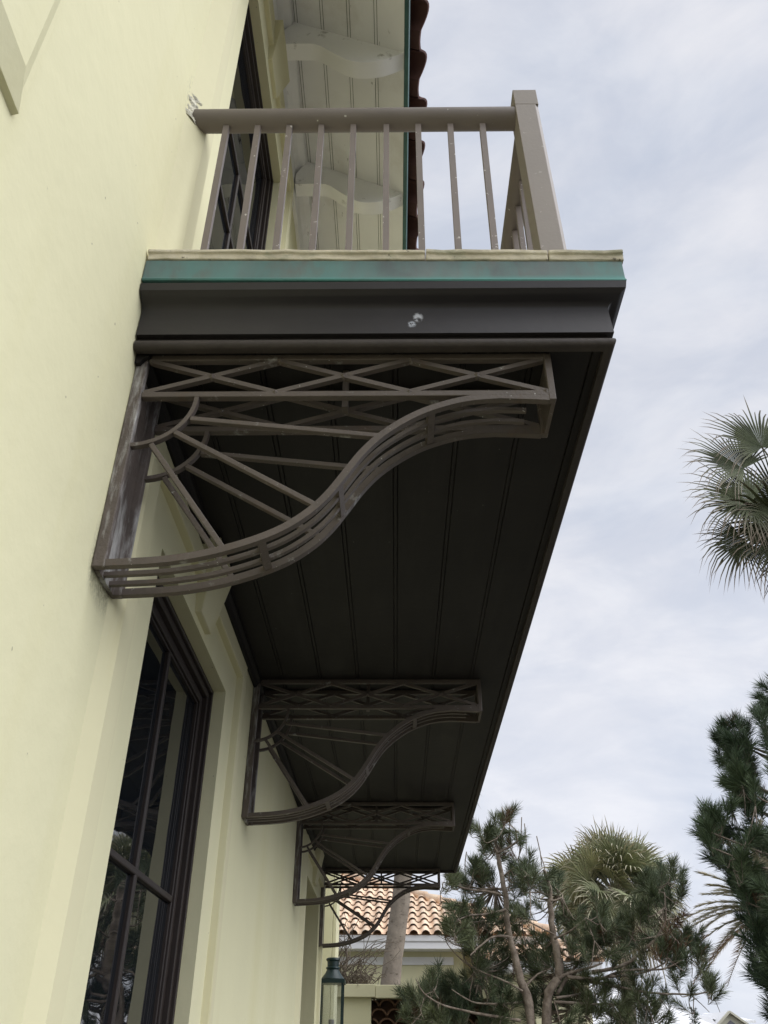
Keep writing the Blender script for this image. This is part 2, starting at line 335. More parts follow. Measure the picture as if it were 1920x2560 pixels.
def window(op, rails, full_muntin_top, label, glass='glass'):
    y0, y1, z0, z1 = op
    def ring(m, x0, x1, i, w):
        m.box(x0, x1, y0+i, y0+i+w, z0+i, z1-i); m.box(x0, x1, y1-i-w, y1-i, z0+i, z1-i)
        m.box(x0, x1, y0+i+w, y1-i-w, z1-i-w, z1-i); m.box(x0, x1, y0+i+w, y1-i-w, z0+i, z0+i+w)
    f = MB(); ring(f, -.15, -.046, .001, .016); ring(f, -.15, -.058, .017, .024)
    fo = f.build('window', M['wood'], house, bevel=.003); fo['label'] = label
    s = MB(); ring(s, -.12, -.076, .041, .030); ring(s, -.12, -.084, .071, .008)
    s.build('sash', M['wood'], fo, bevel=.003)
    i = .079
    for k, z in enumerate(rails):
        r = MB(); w = .010
        r.box(-.108, -.082, y0+i, y1-i, z-w, z+w); r.build('rail', M['wood'], fo, bevel=.004)
    mu = MB(); yc = (y0+y1)/2
    mu.box(-.106, -.083, yc-.013, yc+.013, z0+i, full_muntin_top or z1-i); mu.build('muntin', M['wood'], fo, bevel=.004)
    p = MB(); p.poly([(-.096, y0+.06, z0+.06), (-.096, y1-.06, z0+.06), (-.096, y1-.06, z1-.06), (-.096, y0+.06, z1-.06)])
    p.build('pane', M[glass], fo)
window(LOW, [2.078, 1.3], None, 'dark wooden sash window under the balcony with glass reflecting trees')
window(UP, [4.757, 5.18], 5.18, 'dark wooden window opening onto the balcony', 'glass_up')
window(UP2, [4.757, 5.18], 5.18, 'dark wooden window farther along the balcony', 'glass_up')
m_ = MB(); m_.box(-.40, -.36, DOOR[0]+.05, DOOR[1]-.05, .02, 2.78); dr = m_.build('door', M['wood'], house)
for zz in (.3, 1.1, 1.9):
    m_ = MB(); m_.box(-.361, -.345, DOOR[0]+.2, DOOR[1]-.2, zz, zz+.65); m_.build('door_panel', M['wood'], dr, bevel=.01)
# raised block of plaster at the near upper end of the wall
m_ = MB()
A = m_.pts([(0, -.6, 2.96), (0, .826, 2.96), (.012, .826, 2.965), (.012, -.6, 2.965)]); 
B = m_.pts([(.030, .775, 3.02), (.030, -.6, 3.02), (.030, .775, 4.4), (.030, -.6, 4.4), (0, .826, 4.4), (0, -.6, 4.4), (.012, .812, 3.02), (.012, .812, 4.4)])
m_.f += [[0, 1, 2, 3], [3, 2, 6+0, 4, 5][:2]+[B[0], B[1]], [A[2], B[6], B[0]], [A[1], A[2], B[6], B[7], B[4]], [B[6], B[0], B[2], B[7]], [B[0], B[1], B[3], B[2]], [B[2], B[3], B[5], B[4], B[7]], [A[0], A[3], B[1], B[3], B[5]]]
m_.build('plaster_block', M['stucco'], house)
# crumbled mortar where the handrail meets the wall: one rough patch
rng = random.Random(12); m_ = MB(); NY, NZ = 16, 22; grid = []
for a in range(NZ+1):
    for b_ in range(NY+1):
        yy, zz_ = 1.512+.06*b_/NY, 4.118+.118*a/NZ
        ragged = .022+.011*math.sin(a*.9)+.008*rng.random()-.0005*max(0, a-12)
        edge = ragged-abs(yy-1.545+.010*math.sin(a*.5)); hgt = max(-.004, min(.045, .049*(yy-1.518)/.092-.004))-.003+max(0, min(.009, edge*.55))*rng.uniform(.9, 1.1)
        grid.append((hgt, yy, zz_))
I = m_.pts(grid)
for a in range(NZ):
    for b_ in range(NY): m_.f.append([I[a*(NY+1)+b_], I[a*(NY+1)+b_+1], I[(a+1)*(NY+1)+b_+1], I[(a+1)*(NY+1)+b_]])
m_.build('mortar_patch', mat('grey_mortar', (.55, .53, .43), .9, .1, .45, 60), house)
# ---- eave
SL = .543
def sz(x, off=0): return ZT+off-SL*x
m_ = MB(); xs = [.0]; GR = [.11, .262, .412, .56]
top = []
for gx in GR: top += [(gx-.010, 0), (gx-.0075, .008), (gx-.005, 0), (gx+.005, 0), (gx+.0075, .008), (gx+.010, 0)]
prof = [(0, 0)]+top+[(.712, 0)]
ring = [(x, sz(x, d)) for x, d in prof]+[(.712, sz(.712, .05)), (0, sz(0, .05))]
m_.prism(ring, 'y', Y0-.3, Y1+.3); m_.build('eave_soffit', M['white'], house)
m_ = MB()
for gx in GR:
    for s_ in (-.0075, .0075): m_.box(gx+s_-.0022, gx+s_+.0022, Y0, Y1, sz(gx+s_)+.0045, sz(gx+s_)+.0065)
m_.build('groove_strip', M['groove'], house)  # thin dark strips laid inside each eave board groove
m_ = MB(); m_.prism([(-.004, 6.27), (.022, 6.27), (.022, 6.44), (.05, 6.47), (.085, 6.49), (.095, sz(.095, -.002)), (-.004, sz(0, -.002))], 'y', Y0, Y1+.02)
m_.build('frieze', M['white'], house, bevel=.003)
tailp = [(.03, 6.2916), (.19, 6.294), (.235, 6.283), (.27, 6.257), (.315, 6.21), (.358, 6.170), (.40, 6.133), (.444, 6.109), (.495, 6.103), (.55, 6.108), (.60, 6.124), (.66, 6.158), (.709, 6.193)]
tailp = spline(tailp, 3)
y = .70
while y < Y1:
    m_ = MB(); m_.prism(tailp+[(.709, sz(.709, -.001)), (.0955, sz(.0955, -.001)), (.03, 6.40)], 'y', y, y+.092)
    m_.build('rafter_tail', M['tail'], house, smooth=True); y += .875
m_ = MB(); m_.prism([(.714, 6.185), (.735, 6.175), (.742, 6.20), (.742, 6.275), (.714, 6.285)], 'y', Y0-.3, Y1+.3); m_.build('drip_edge', M['drip'], house)
# S-shaped clay tiles: every course is one wavy sheet with real thickness
def roof_tiles():
    m = MB(); per = .272; n_y = int((Y1-Y0+.6)/per); base = 6.705
    nx, nz = SL/math.hypot(1, SL), 1/math.hypot(1, SL)
    rng = random.Random(3)
    def h(t):
        t %= 1
        if t < .58: return .085*math.sin(math.pi*t/.58)**.8
        return -.012*math.sin(math.pi*(t-.58)/.42)
    for c in range(7):
        x1 = .792-c*.34; x0 = x1-.40
        for i in range(n_y):
            yb = Y0-.3+i*per; dx = rng.uniform(-.006, .006)
            K = 14; R0, R1 = [], []
            for lay in (0, 1):
                for k in (range(K+1) if lay == 0 else range(K, -1, -1)):
                    t = k/K*1.04; o_ = h(min(t, .999) if t <= 1 else t-1)+lay*.016+.02*0
                    for xx, RR, lift in ((x1+dx, R0, .022), (x0, R1, 0)):
                        zz = base-SL*xx; e = o_+lift
                        RR.append((xx+nx*e, yb+t*per, zz+nz*e))
            m.sweep([R0, R1])
    o = m.build('roof', M['claytile'], house, smooth=True)
    d = MB(); d.prism([(.735, 6.70-SL*.735-.005), (-4, 6.70+SL*4-.005), (-8.7, 6.70+SL*4-SL*4.7), (-8.7, 6.6+SL*4-SL*4.7), (-4, 6.6+SL*4), (.735, 6.6-SL*.735+.05)], 'y', Y0-.3, Y1+.3)
    d.build('roof_deck', M['claytile'], house)
roof_tiles()

# ------------------------------------------------------------------ the balcony
YB, YE, W = 1.53, 8.14, 1.20
balcony = thing('balcony', 'long dark brown balcony with green copper edging and taupe metal railing on the stucco house', 'balcony', (0, YB, 3.125))
def band3(prof, name, m, sm=False, sag=0):
    """moulding profile (outward offset, height) carried round near end, long side and far end with mitred corners"""
    b_ = MB(); rings = []
    for px, py, sx, sy, dz in ((0.003, YB, 0, -1, sag), (W, YB, 1, -1, -sag), (W, YE, 1, 1, -sag), (0.003, YE, 0, 1, 0)):
        rings.append([(px+sx*o, py+sy*o, z+dz) for o, z in prof])
    b_.sweep(rings)
    return b_.build(name, m, balcony, smooth=sm)
band3([(-.05, 3.15), (.002, 3.15), (0, 3.20), (-.001, 3.236), (.003, 3.246), (.012, 3.253), (.024, 3.258), (.033, 3.2635), (.041, 3.269), (.0445, 3.291), (.040, 3.2965), (-.05, 3.2965)], 'fascia', M['fascia'], True)
band3([(-.06, 3.1495), (-.012, 3.1495), (-.012, 3.137), (-.06, 3.137)], 'fascia_groove', M['soffit'])
bead = [(-.012+.015*math.cos(a), 3.1225+.0145*math.sin(a)) for a in [R(d) for d in range(-100, 101, 20)]]
band3([(-.024, 3.1086)]+bead+[(-.024, 3.1365)], 'bead', M['bead'], True)
band3([(-.05, 3.297), (.043, 3.2968), (.0455, 3.3005), (.043, 3.309), (.043, 3.371), (-.05, 3.371)], 'copper_flashing', M['copper'], True, .008)
rng = random.Random(9)
cp = MB(); cuts = [0.003, .735, 1.055, W]
# mortar cap: uneven lengths with cracks between them
def cap_len(mb, x0, x1, y0, y1, side):
    j = lambda a=.002: rng.uniform(-a, a)
    t = 3.4035+j(); bo = 3.3735
    if side == 'near':
        n = max(3, int((x1-x0)/.045)); rings = []
        for k in range(n+1):
            x = x0+(x1-x0)*k/n; tl = .010-.016*x/W; e = j(.0016); g_ = j(.0018); o1 = .053+j(.0012); o2 = .046+j(.001)
            rings.append([(x, y1, bo+tl), (x, YB-o2, bo+tl+g_), (x, YB-o2-.001, 3.391+tl+e), (x, YB-o1, 3.3935+tl+e), (x, YB-o1, t+tl+e), (x, y1, t+tl)])
        mb.sweep(rings)
    else:
        mb.prism([(W-.1, bo-.006), (W+.047, bo-.006), (W+.046, 3.389-.006), (W+.052, 3.392-.006), (W+.052, t-.006), (W-.1, t-.006)], 'y', y0, y1)
for a, b_ in zip(cuts, cuts[1:]): cap_len(cp, a+.0015, b_-.0015+(.051 if b_ == W else 0), YB, YB+.11, 'near')
yy = YB-.045
while yy < YE:
    l = rng.uniform(.5, .9); cap_len(cp, 0, 0, yy+.0015, min(yy+l, YE+.05)-.0015, 'long'); yy += l
cp.build('mortar_cap', M['cap'], balcony, bevel=.003)
# soffit of grooved boards
sf = MB(); Zs = 3.125; GX = [.135, .309, .481, .655, .829, 1.002]
pr = [(.003, Zs)]
for gx in GX:
    for c in (-.0065, .0065): pr += [(gx+c-.0022, Zs), (gx+c, Zs+.003), (gx+c+.0022, Zs)]
pr += [(W-.05, Zs), (W-.047, Zs+.006), (W-.044, Zs), (W-.0245, Zs)]
sf.prism(pr+[(W-.0245, Zs+.03), (.003, Zs+.03)], 'y', YB+.02, YE-.02)
sf.build('soffit', M['soffit'], balcony)
fl = MB(); fl.box(.003, W-.06, YB+.05, YE-.05, 3.30, 3.40); fl.build('floor_slab', M['cap'], balcony)
wm = MB(); wm.prism([(.002, 3.1245), (.002, 3.085), (.014, 3.085), (.022, 3.10), (.034, 3.108), (.036, 3.1245)], 'y', YB+.03, YE-.03); wm.build('wall_moulding', M['soffit'], balcony)
# railing
RY, RX, RZ, RR_ = 1.58, 1.085, 4.158, .0365
def rail_pipe(p, q):
    m = MB(); m.tube([p, q], RR_, 28); return m.build('handrail', M['iron_rail'], balcony, smooth=True)
rail_pipe((-.005, RY, RZ), (1.055, RY, RZ)); rail_pipe((RX, RY+.03, RZ), (RX, YE-.08, RZ)); rail_pipe((-.005, YE-.05, RZ), (1.055, YE-.05, RZ))
def post(x, y):
    m = MB(); h = .0375
    m.prism([(x-h, y-h), (x+h-.011, y-h), (x+h, y-h+.011), (x+h, y+h), (x-h, y+h)], 'z', 3.40, 4.175)
    m.prism([(x-h, y-h), (x+h, y-h), (x+h, y+h), (x-h, y+h)], 'z', 4.1752, 4.256)
    m.v = [(p[0]+.003-.016*(p[2]-3.4)/.85, p[1], p[2]) for p in m.v]
    m.build('railing_post', M['post'], balcony, bevel=.0015)
post(1.088, 1.5775); post(1.088, YE-.05)
def baluster(x, y):
    m = MB(); m.box(x-.009, x+.009, y-.009, y+.009, 3.40, RZ-.02); m.build('baluster', M['bars'], balcony)
BXS = [.119, .220, .321, .423, .525, .630, .731, .833, .935]
for x in BXS: baluster(x, RY)
k = 0; y = RY+.105
while y < YE-.12: baluster(RX, y); y += .102
for x in BXS: baluster(x, YE-.05)

# ------------------------------------------------------------------ iron scroll brackets
BD = .154; XE = 1.046
BG = 'iron scroll brackets under the balcony'
def make_bracket():
    root = thing('iron_bracket', 'brown iron scroll bracket nearest the camera, under the front end of the balcony', 'bracket', (0, 1.573, 3.125), BG)
    Yb = 1.573; F = [(Yb, Yb+.020), (Yb+BD-.020, Yb+BD)]
    zt, zl0, zl1 = 3.1235, 2.984, 3.001
    S = spline([(.012, 2.515), (.12, 2.5205), (.19, 2.529), (.262, 2.545), (.34, 2.572), (.405, 2.604), (.459, 2.646), (.498, 2.690), (.532, 2.742), (.572, 2.806), (.614, 2.857), (.667, 2.902), (.725, 2.938), (.79, 2.964), (.844, 2.977), (.91, 2.983)], 4)+[(.98, 2.980), (1.03, 2.977)]
    pl = MB(); pl.box(.001, .012, Yb+.0205, Yb+BD-.0205, 2.506, zt); pl.build('wall_plate', M['iron_wall'], root)
    ep = MB(); ep.box(XE-.010, XE, Yb+.0205, Yb+BD-.0205, 2.971, zt); ep.build('end_plate', M['iron'], root)
    for y0, y1 in F:
        b_ = MB(); b_.box(.001, .030, y0, y1, 2.506, zt); b_.build('wall_bar', M['iron_wall'], root, bevel=.003)
        b_ = MB(); b_.box(.0305, XE, y0+.001, y1, zt-.018, zt); b_.box(.0305, XE, y0+.001, y1, zl0, zl1); b_.box(XE-.017, XE+.0005, y0, y1-.001, 2.9705, zt-.0005)
        b_.build('straight_rail', M['iron'], root, bevel=.002)
        l = MB(); ym = (y0+y1)/2; nodes = [.034, .361, .691, 1.026]; za, zb = zl1-.001, zt-.017
        for a, c in zip(nodes, nodes[1:]):
            l.bar([(a, za), (c, zb)], .0125, y0+.002, y1-.003); l.bar([(a, zb), (c, za)], .0125, y0+.0023, y1-.0033)
        for a, c in zip(nodes, nodes[1:]):
            for wx, wz, r_ in (((a+c)/2, (za+zb)/2, .0105), (c-.002, za-.001, .010), (a+.004, zb, .010)):
                l.lathe([(.001, -r_), (r_*.75, -r_*.6), (r_, 0), (r_*.75, r_*.6), (.001, r_)], (wx, ym-.002, wz), 8)
        l.build('lattice', M['iron'], root)
        s_ = MB(); s_.bar(S, .0165, y0+.0012, y1-.0012); s_.build('scroll_bar', M['iron'], root, smooth=True)
        rg = MB(); cx, cz, rr = .02, 2.984, .148
        rg.bar([(cx+rr*math.cos(R(a)), cz-rr*math.sin(R(a))) for a in range(0, 94, 6)], .0105, y0+.001, y1-.004); rg.build('quarter_ring', M['iron'], root, smooth=True)
        for a, c in (((.160, 2.917), (.615, 2.862)), ((.128, 2.876), (.470, 2.668)), ((.077, 2.840), (.276, 2.556))):
            sp = MB(); sp.bar([a, c], .0125, y0+.0015, y1-.0035); sp.build('spoke', M['iron'], root, bevel=.0015)
    for t in (.36, .64):
        rd = MB(); yc = Yb+BD*t; rd.bar(S[:-1], .010, yc-.006, yc+.006); rd.build('scroll_rod', M['iron'], root, smooth=True)
    for sx in (.36, .527, .741):
        i = min(range(len(S)-1), key=lambda q: abs(S[q][0]-sx)); p = Vector((S[i][0], 0, S[i][1])); q = Vector((S[i+1][0], 0, S[i+1][1])); d = (q-p).normalized()
        st = MB(); st.bar([(p.x-d.x*.009, p.z-d.z*.009), (p.x+d.x*.009, p.z+d.z*.009)], .013, Yb+.0195, Yb+BD-.0195); st.build('strap', M['iron'], root)
    hb = MB(); hb.box(.52, .535, Yb+.06, Yb+.09, 3.0, zt); hb.build('hanger', M['iron'], root)
    return root
b0 = make_bracket()
for yb, lab in ((3.697, 'second iron scroll bracket from the camera, just past the lower window'),
                (5.819, 'third iron scroll bracket from the camera, dark against the soffit beside the doorway trim'),
                (8.004, 'farthest iron scroll bracket, its lattice seen against the tiled roof and palm trunk')):
    c = copy_tree(b0); c.location.y = yb-.0; c['label'] = lab

# measured positions (metres) of the pines' shoots and limbs
PINE_BRUSHES=[[1.374,11.747,3.67],[1.52,11.89,3.721],[1.665,11.954,3.784],[1.796,12.131,3.895],[1.88,11.888,3.798],[1.757,12.107,3.734],[1.252,11.035,3.485],[1.446,11.559,3.736],[1.619,12.132,3.712],[1.918,11.779,3.702],[1.813,12.081,3.781],[1.626,11.136,3.719],[1.879,11.563,4.25],[1.791,11.296,4.087],[1.935,11.653,4.139],[2.066,11.689,4.386],[2.041,11.016,4.276],[2.14,11.26,4.181],[2.236,11.335,4.109],[1.837,12.1,4.155],[2.156,11.919,4.144],[1.944,11.192,4.14],[1.909,11.957,4.152],[1.73,11.167,4.134],[2.227,11.741,3.899],[2.264,11.152,3.639],[2.311,11.002,3.541],[2.347,12.046,3.597],[2.263,11.965,3.685],[2.32,11.259,3.829],[2.507,12.179,3.645],[2.31,12.047,3.802],[2.349,11.347,3.723],[2.561,12.154,3.666],[2.58,11.647,3.507],[2.721,11.813,3.584],[2.479,11.246,3.608],[1.519,12.129,3.356],[1.413,11.829,3.215],[1.568,12.16,3.211],[1.68,12.072,3.398],[1.577,11.359,2.968],[1.481,11.433,2.977],[1.535,11.199,2.882],[1.417,11.175,3.035],[1.344,11.078,3.204],[1.538,11.362,3.198],[1.698,11.724,3.25],[1.308,11.004,3.036],[1.48,11.814,2.976],[1.797,11.405,3.205],[1.971,12.02,3.341],[1.816,11.982,3.092],[1.714,11.577,2.857],[1.921,12.024,3.001],[1.654,11.577,2.699],[1.656,11.846,2.793],[2.119,11.881,3.37],[2.285,12.386,3.344],[2.182,11.027,3.175],[1.867,11.9,3.178],[1.734,12.014,3.0],[2.224,11.86,3.054],[2.303,11.945,3.233],[2.909,11.439,3.259],[3.0,11.694,3.201],[2.826,11.855,3.271],[3.106,11.056,3.204],[3.145,11.217,3.068],[3.207,12.146,3.116],[3.274,11.236,3.071],[3.262,11.907,3.279],[3.618,12.116,3.211],[3.009,12.13,3.065],[2.778,11.413,2.842],[3.012,11.426,2.889],[3.266,11.63,2.959],[3.63,11.931,3.042],[3.238,11.13,2.813],[3.202,11.898,2.849],[2.872,12.288,3.035],[2.901,12.032,3.198],[2.907,11.044,3.022],[3.551,12.135,3.091],[2.86,11.109,2.744],[3.254,11.409,3.024],[3.156,11.733,2.947],[3.574,12.102,2.943],[3.968,11.408,3.64],[4.236,12.109,3.662],[4.257,11.654,3.709],[4.191,11.375,3.49],[3.873,11.38,3.586],[4.083,11.213,3.702],[3.81,11.094,3.349],[3.749,11.179,3.456],[4.162,11.827,3.515],[4.239,12.196,3.859],[3.581,11.194,3.18],[3.66,11.058,3.252],[3.914,12.184,3.27],[3.654,11.64,3.29],[4.103,11.487,3.199],[3.49,11.285,3.1],[3.982,11.713,2.832],[4.227,11.992,3.051],[4.23,11.547,2.906],[4.282,11.506,2.722],[3.999,11.067,2.679],[4.119,12.099,2.732],[3.686,11.039,2.718],[4.287,11.592,3.003],[4.485,12.006,2.864],[3.783,11.157,2.817],[4.219,11.878,2.897],[4.2,12.14,2.973],[4.333,11.756,2.861],[4.161,11.946,2.764],[4.251,11.128,2.41],[4.399,11.521,2.482],[4.02,11.179,2.371],[3.9,12.014,2.36],[3.567,11.354,2.403],[3.678,11.544,2.203],[3.698,12.199,2.259],[3.519,12.023,2.359],[3.445,12.171,2.505],[3.189,11.544,2.545],[3.124,11.586,2.374],[3.028,11.875,2.349],[2.88,11.575,2.416],[2.978,11.349,2.19],[3.2,11.485,2.198],[3.267,11.176,2.142],[2.781,11.452,2.195],[2.77,12.186,2.3],[2.903,12.152,2.594],[3.521,11.752,2.608],[3.516,11.599,2.333],[3.271,11.406,2.299],[3.533,11.107,2.282],[3.685,11.327,2.15],[3.235,11.938,2.287],[2.995,12.041,2.248],[3.005,11.434,2.449],[1.392,11.943,2.572],[1.336,11.93,2.48],[1.457,11.834,2.451],[1.533,11.797,2.494],[1.079,11.912,2.501],[0.987,11.436,2.4],[1.15,11.845,2.385],[1.085,11.337,2.522],[0.987,11.583,2.238],[1.253,11.924,2.302],[1.657,11.829,2.385],[1.741,11.353,2.397],[1.86,12.135,2.338],[1.546,11.78,2.272],[1.387,11.697,2.203],[1.063,11.014,2.146],[1.948,11.656,2.462],[1.972,11.301,2.309],[1.692,11.806,2.166],[1.965,11.556,2.176],[1.284,11.98,2.394],[1.448,11.777,2.337],[1.62,11.957,2.461],[0.935,11.417,2.313],[1.167,11.773,2.227],[2.303,12.256,2.789],[2.379,11.994,2.834],[2.136,12.043,2.675],[2.046,12.314,2.841],[1.874,12.044,2.674],[2.101,12.229,2.977],[1.968,12.171,2.709],[1.75,12.148,2.636],[2.393,11.622,2.705],[2.133,12.141,2.824],[2.389,11.941,2.462],[2.541,12.31,2.42],[2.591,12.366,2.309],[2.416,12.112,2.227],[2.366,12.23,2.346],[2.643,12.246,2.235],[2.525,12.252,2.601],[2.678,11.945,2.76],[2.802,12.279,2.912],[2.598,12.169,2.924],[2.423,11.799,3.023],[2.744,12.081,2.451],[2.752,11.748,2.34],[2.407,11.93,2.665],[2.679,12.2,2.879],[4.442,11.864,2.989],[4.019,11.033,2.958],[3.866,11.192,2.954],[3.759,11.529,2.995],[0.843,11.78,2.314],[0.785,11.263,2.137],[0.891,11.823,2.121],[0.939,11.757,2.076],[1.154,11.05,2.028],[1.422,11.566,2.07],[1.873,11.271,1.999],[2.552,11.065,2.034],[3.032,11.16,1.999],[3.436,11.381,2.008]]
PINE_LIMBS=[[[[2.35,11.5,0.0],[2.221,11.5,2.111],[2.136,11.5,2.538],[2.047,11.5,2.986],[2.014,11.5,3.579],[1.963,11.5,3.978],[1.947,11.5,4.132]],0.06,0.018],[[[2.45,11.5,0.0],[2.391,11.5,2.112],[2.591,11.5,2.606],[2.582,11.5,2.988],[2.565,11.5,3.315],[2.585,11.5,3.507],[2.533,11.5,3.777]],0.065,0.02],[[[1.96,11.436,3.471],[1.813,11.376,3.497],[1.576,11.315,3.51],[1.342,11.254,3.559],[1.237,11.193,3.572]],0.018,0.006],[[[1.953,11.407,3.959],[1.859,11.436,4.118],[1.814,11.465,4.228]],0.016,0.006],[[[1.96,11.476,3.973],[2.133,11.521,4.059],[2.282,11.567,4.16],[2.359,11.612,4.196]],0.018,0.007],[[[1.977,11.518,3.956],[2.05,11.378,4.234],[2.057,11.238,4.356]],0.014,0.005],[[[2.033,11.581,3.716],[2.162,11.291,3.761],[2.267,11.001,3.611]],0.012,0.006],[[[2.018,11.481,3.311],[1.801,11.414,3.253],[1.538,11.346,3.219],[1.378,11.279,3.14]],0.016,0.006],[[[2.046,11.482,3.007],[1.83,11.36,2.992],[1.636,11.237,2.864],[1.523,11.115,2.763]],0.016,0.006],[[[2.591,11.566,3.469],[2.449,11.47,3.502],[2.253,11.374,3.485]],0.012,0.005],[[[2.572,11.407,3.396],[2.738,11.51,3.46],[2.688,11.614,3.575]],0.012,0.005],[[[2.573,11.419,3.024],[2.389,11.482,3.124],[2.2,11.545,3.226]],0.012,0.005],[[[2.581,11.468,2.559],[2.744,11.506,2.629],[2.957,11.543,2.677],[3.148,11.581,2.737]],0.022,0.009],[[[2.572,11.592,2.416],[2.712,11.648,2.574],[2.896,11.705,2.76],[3.108,11.762,2.927],[3.253,11.819,3.147]],0.024,0.008],[[[2.685,11.484,2.583],[3.097,11.566,2.569],[3.43,11.648,2.666],[3.884,11.731,2.686],[4.182,11.813,2.797]],0.022,0.007],[[[2.998,11.528,2.632],[3.351,11.497,2.696],[3.618,11.465,2.85],[3.813,11.433,3.006],[3.937,11.401,3.186],[3.97,11.369,3.488]],0.024,0.008],[[[3.631,11.428,2.982],[3.809,11.512,3.016],[3.994,11.596,3.073]],0.01,0.004],[[[3.188,11.513,2.587],[3.502,11.661,2.622],[3.831,11.809,2.704],[4.243,11.957,2.905]],0.018,0.006],[[[2.85,11.594,2.548],[3.195,11.597,2.506],[3.632,11.601,2.431],[4.15,11.605,2.411],[4.406,11.609,2.445]],0.02,0.007],[[[3.6,11.47,2.432],[3.829,11.893,2.644]],0.012,0.004],[[[2.565,11.4,2.976],[2.75,11.254,3.049],[2.913,11.108,3.166]],0.014,0.005],[[[2.182,11.513,2.474],[2.351,11.564,2.611],[2.542,11.615,2.683]],0.014,0.006],[[[2.142,11.428,2.425],[1.937,11.495,2.537],[1.699,11.562,2.631],[1.583,11.629,2.704]],0.014,0.005],[[[2.177,11.578,2.327],[1.872,11.511,2.301],[1.548,11.443,2.317],[1.305,11.376,2.44]],0.016,0.005],[[[2.1,11.486,2.131],[1.661,11.421,2.189],[1.224,11.356,2.268],[0.982,11.291,2.39],[0.886,11.226,2.534]],0.018,0.005],[[[2.533,11.458,2.364],[2.857,11.715,2.426],[3.154,11.972,2.58]],0.016,0.006],[[[2.507,11.476,2.322],[2.928,11.638,2.312],[3.462,11.799,2.324],[3.89,11.961,2.379]],0.018,0.005],[[[2.286,11.583,1.908],[1.735,11.587,1.968],[1.18,11.591,2.091],[0.69,11.596,2.195]],0.016,0.005],[[[3.939,11.452,3.193],[4.256,11.981,3.292]],0.007,0.003],[[[4.118,11.499,2.404],[4.209,11.457,2.305],[4.276,11.415,2.219]],0.006,0.003],[[[4.359,11.464,2.434],[4.583,11.984,2.25]],0.006,0.003]]
PINE_TWIGS=[[[2.059,11.5,4.554],[2.107,11.5,4.394]],[[2.134,11.5,4.528],[2.135,11.5,4.184]],[[2.309,11.5,4.421],[2.255,11.5,4.004]],[[2.338,11.5,4.341],[2.328,11.5,3.953]],[[1.748,11.5,4.341],[1.778,11.5,4.029]],[[2.085,11.5,3.751],[2.073,11.5,3.53]],[[1.566,11.5,3.99],[1.533,11.5,3.75]],[[2.481,11.5,4.184],[2.514,11.5,3.802]],[[2.51,11.5,3.953],[2.554,11.5,3.727]],[[2.267,11.5,4.145],[2.223,11.5,3.877]]]
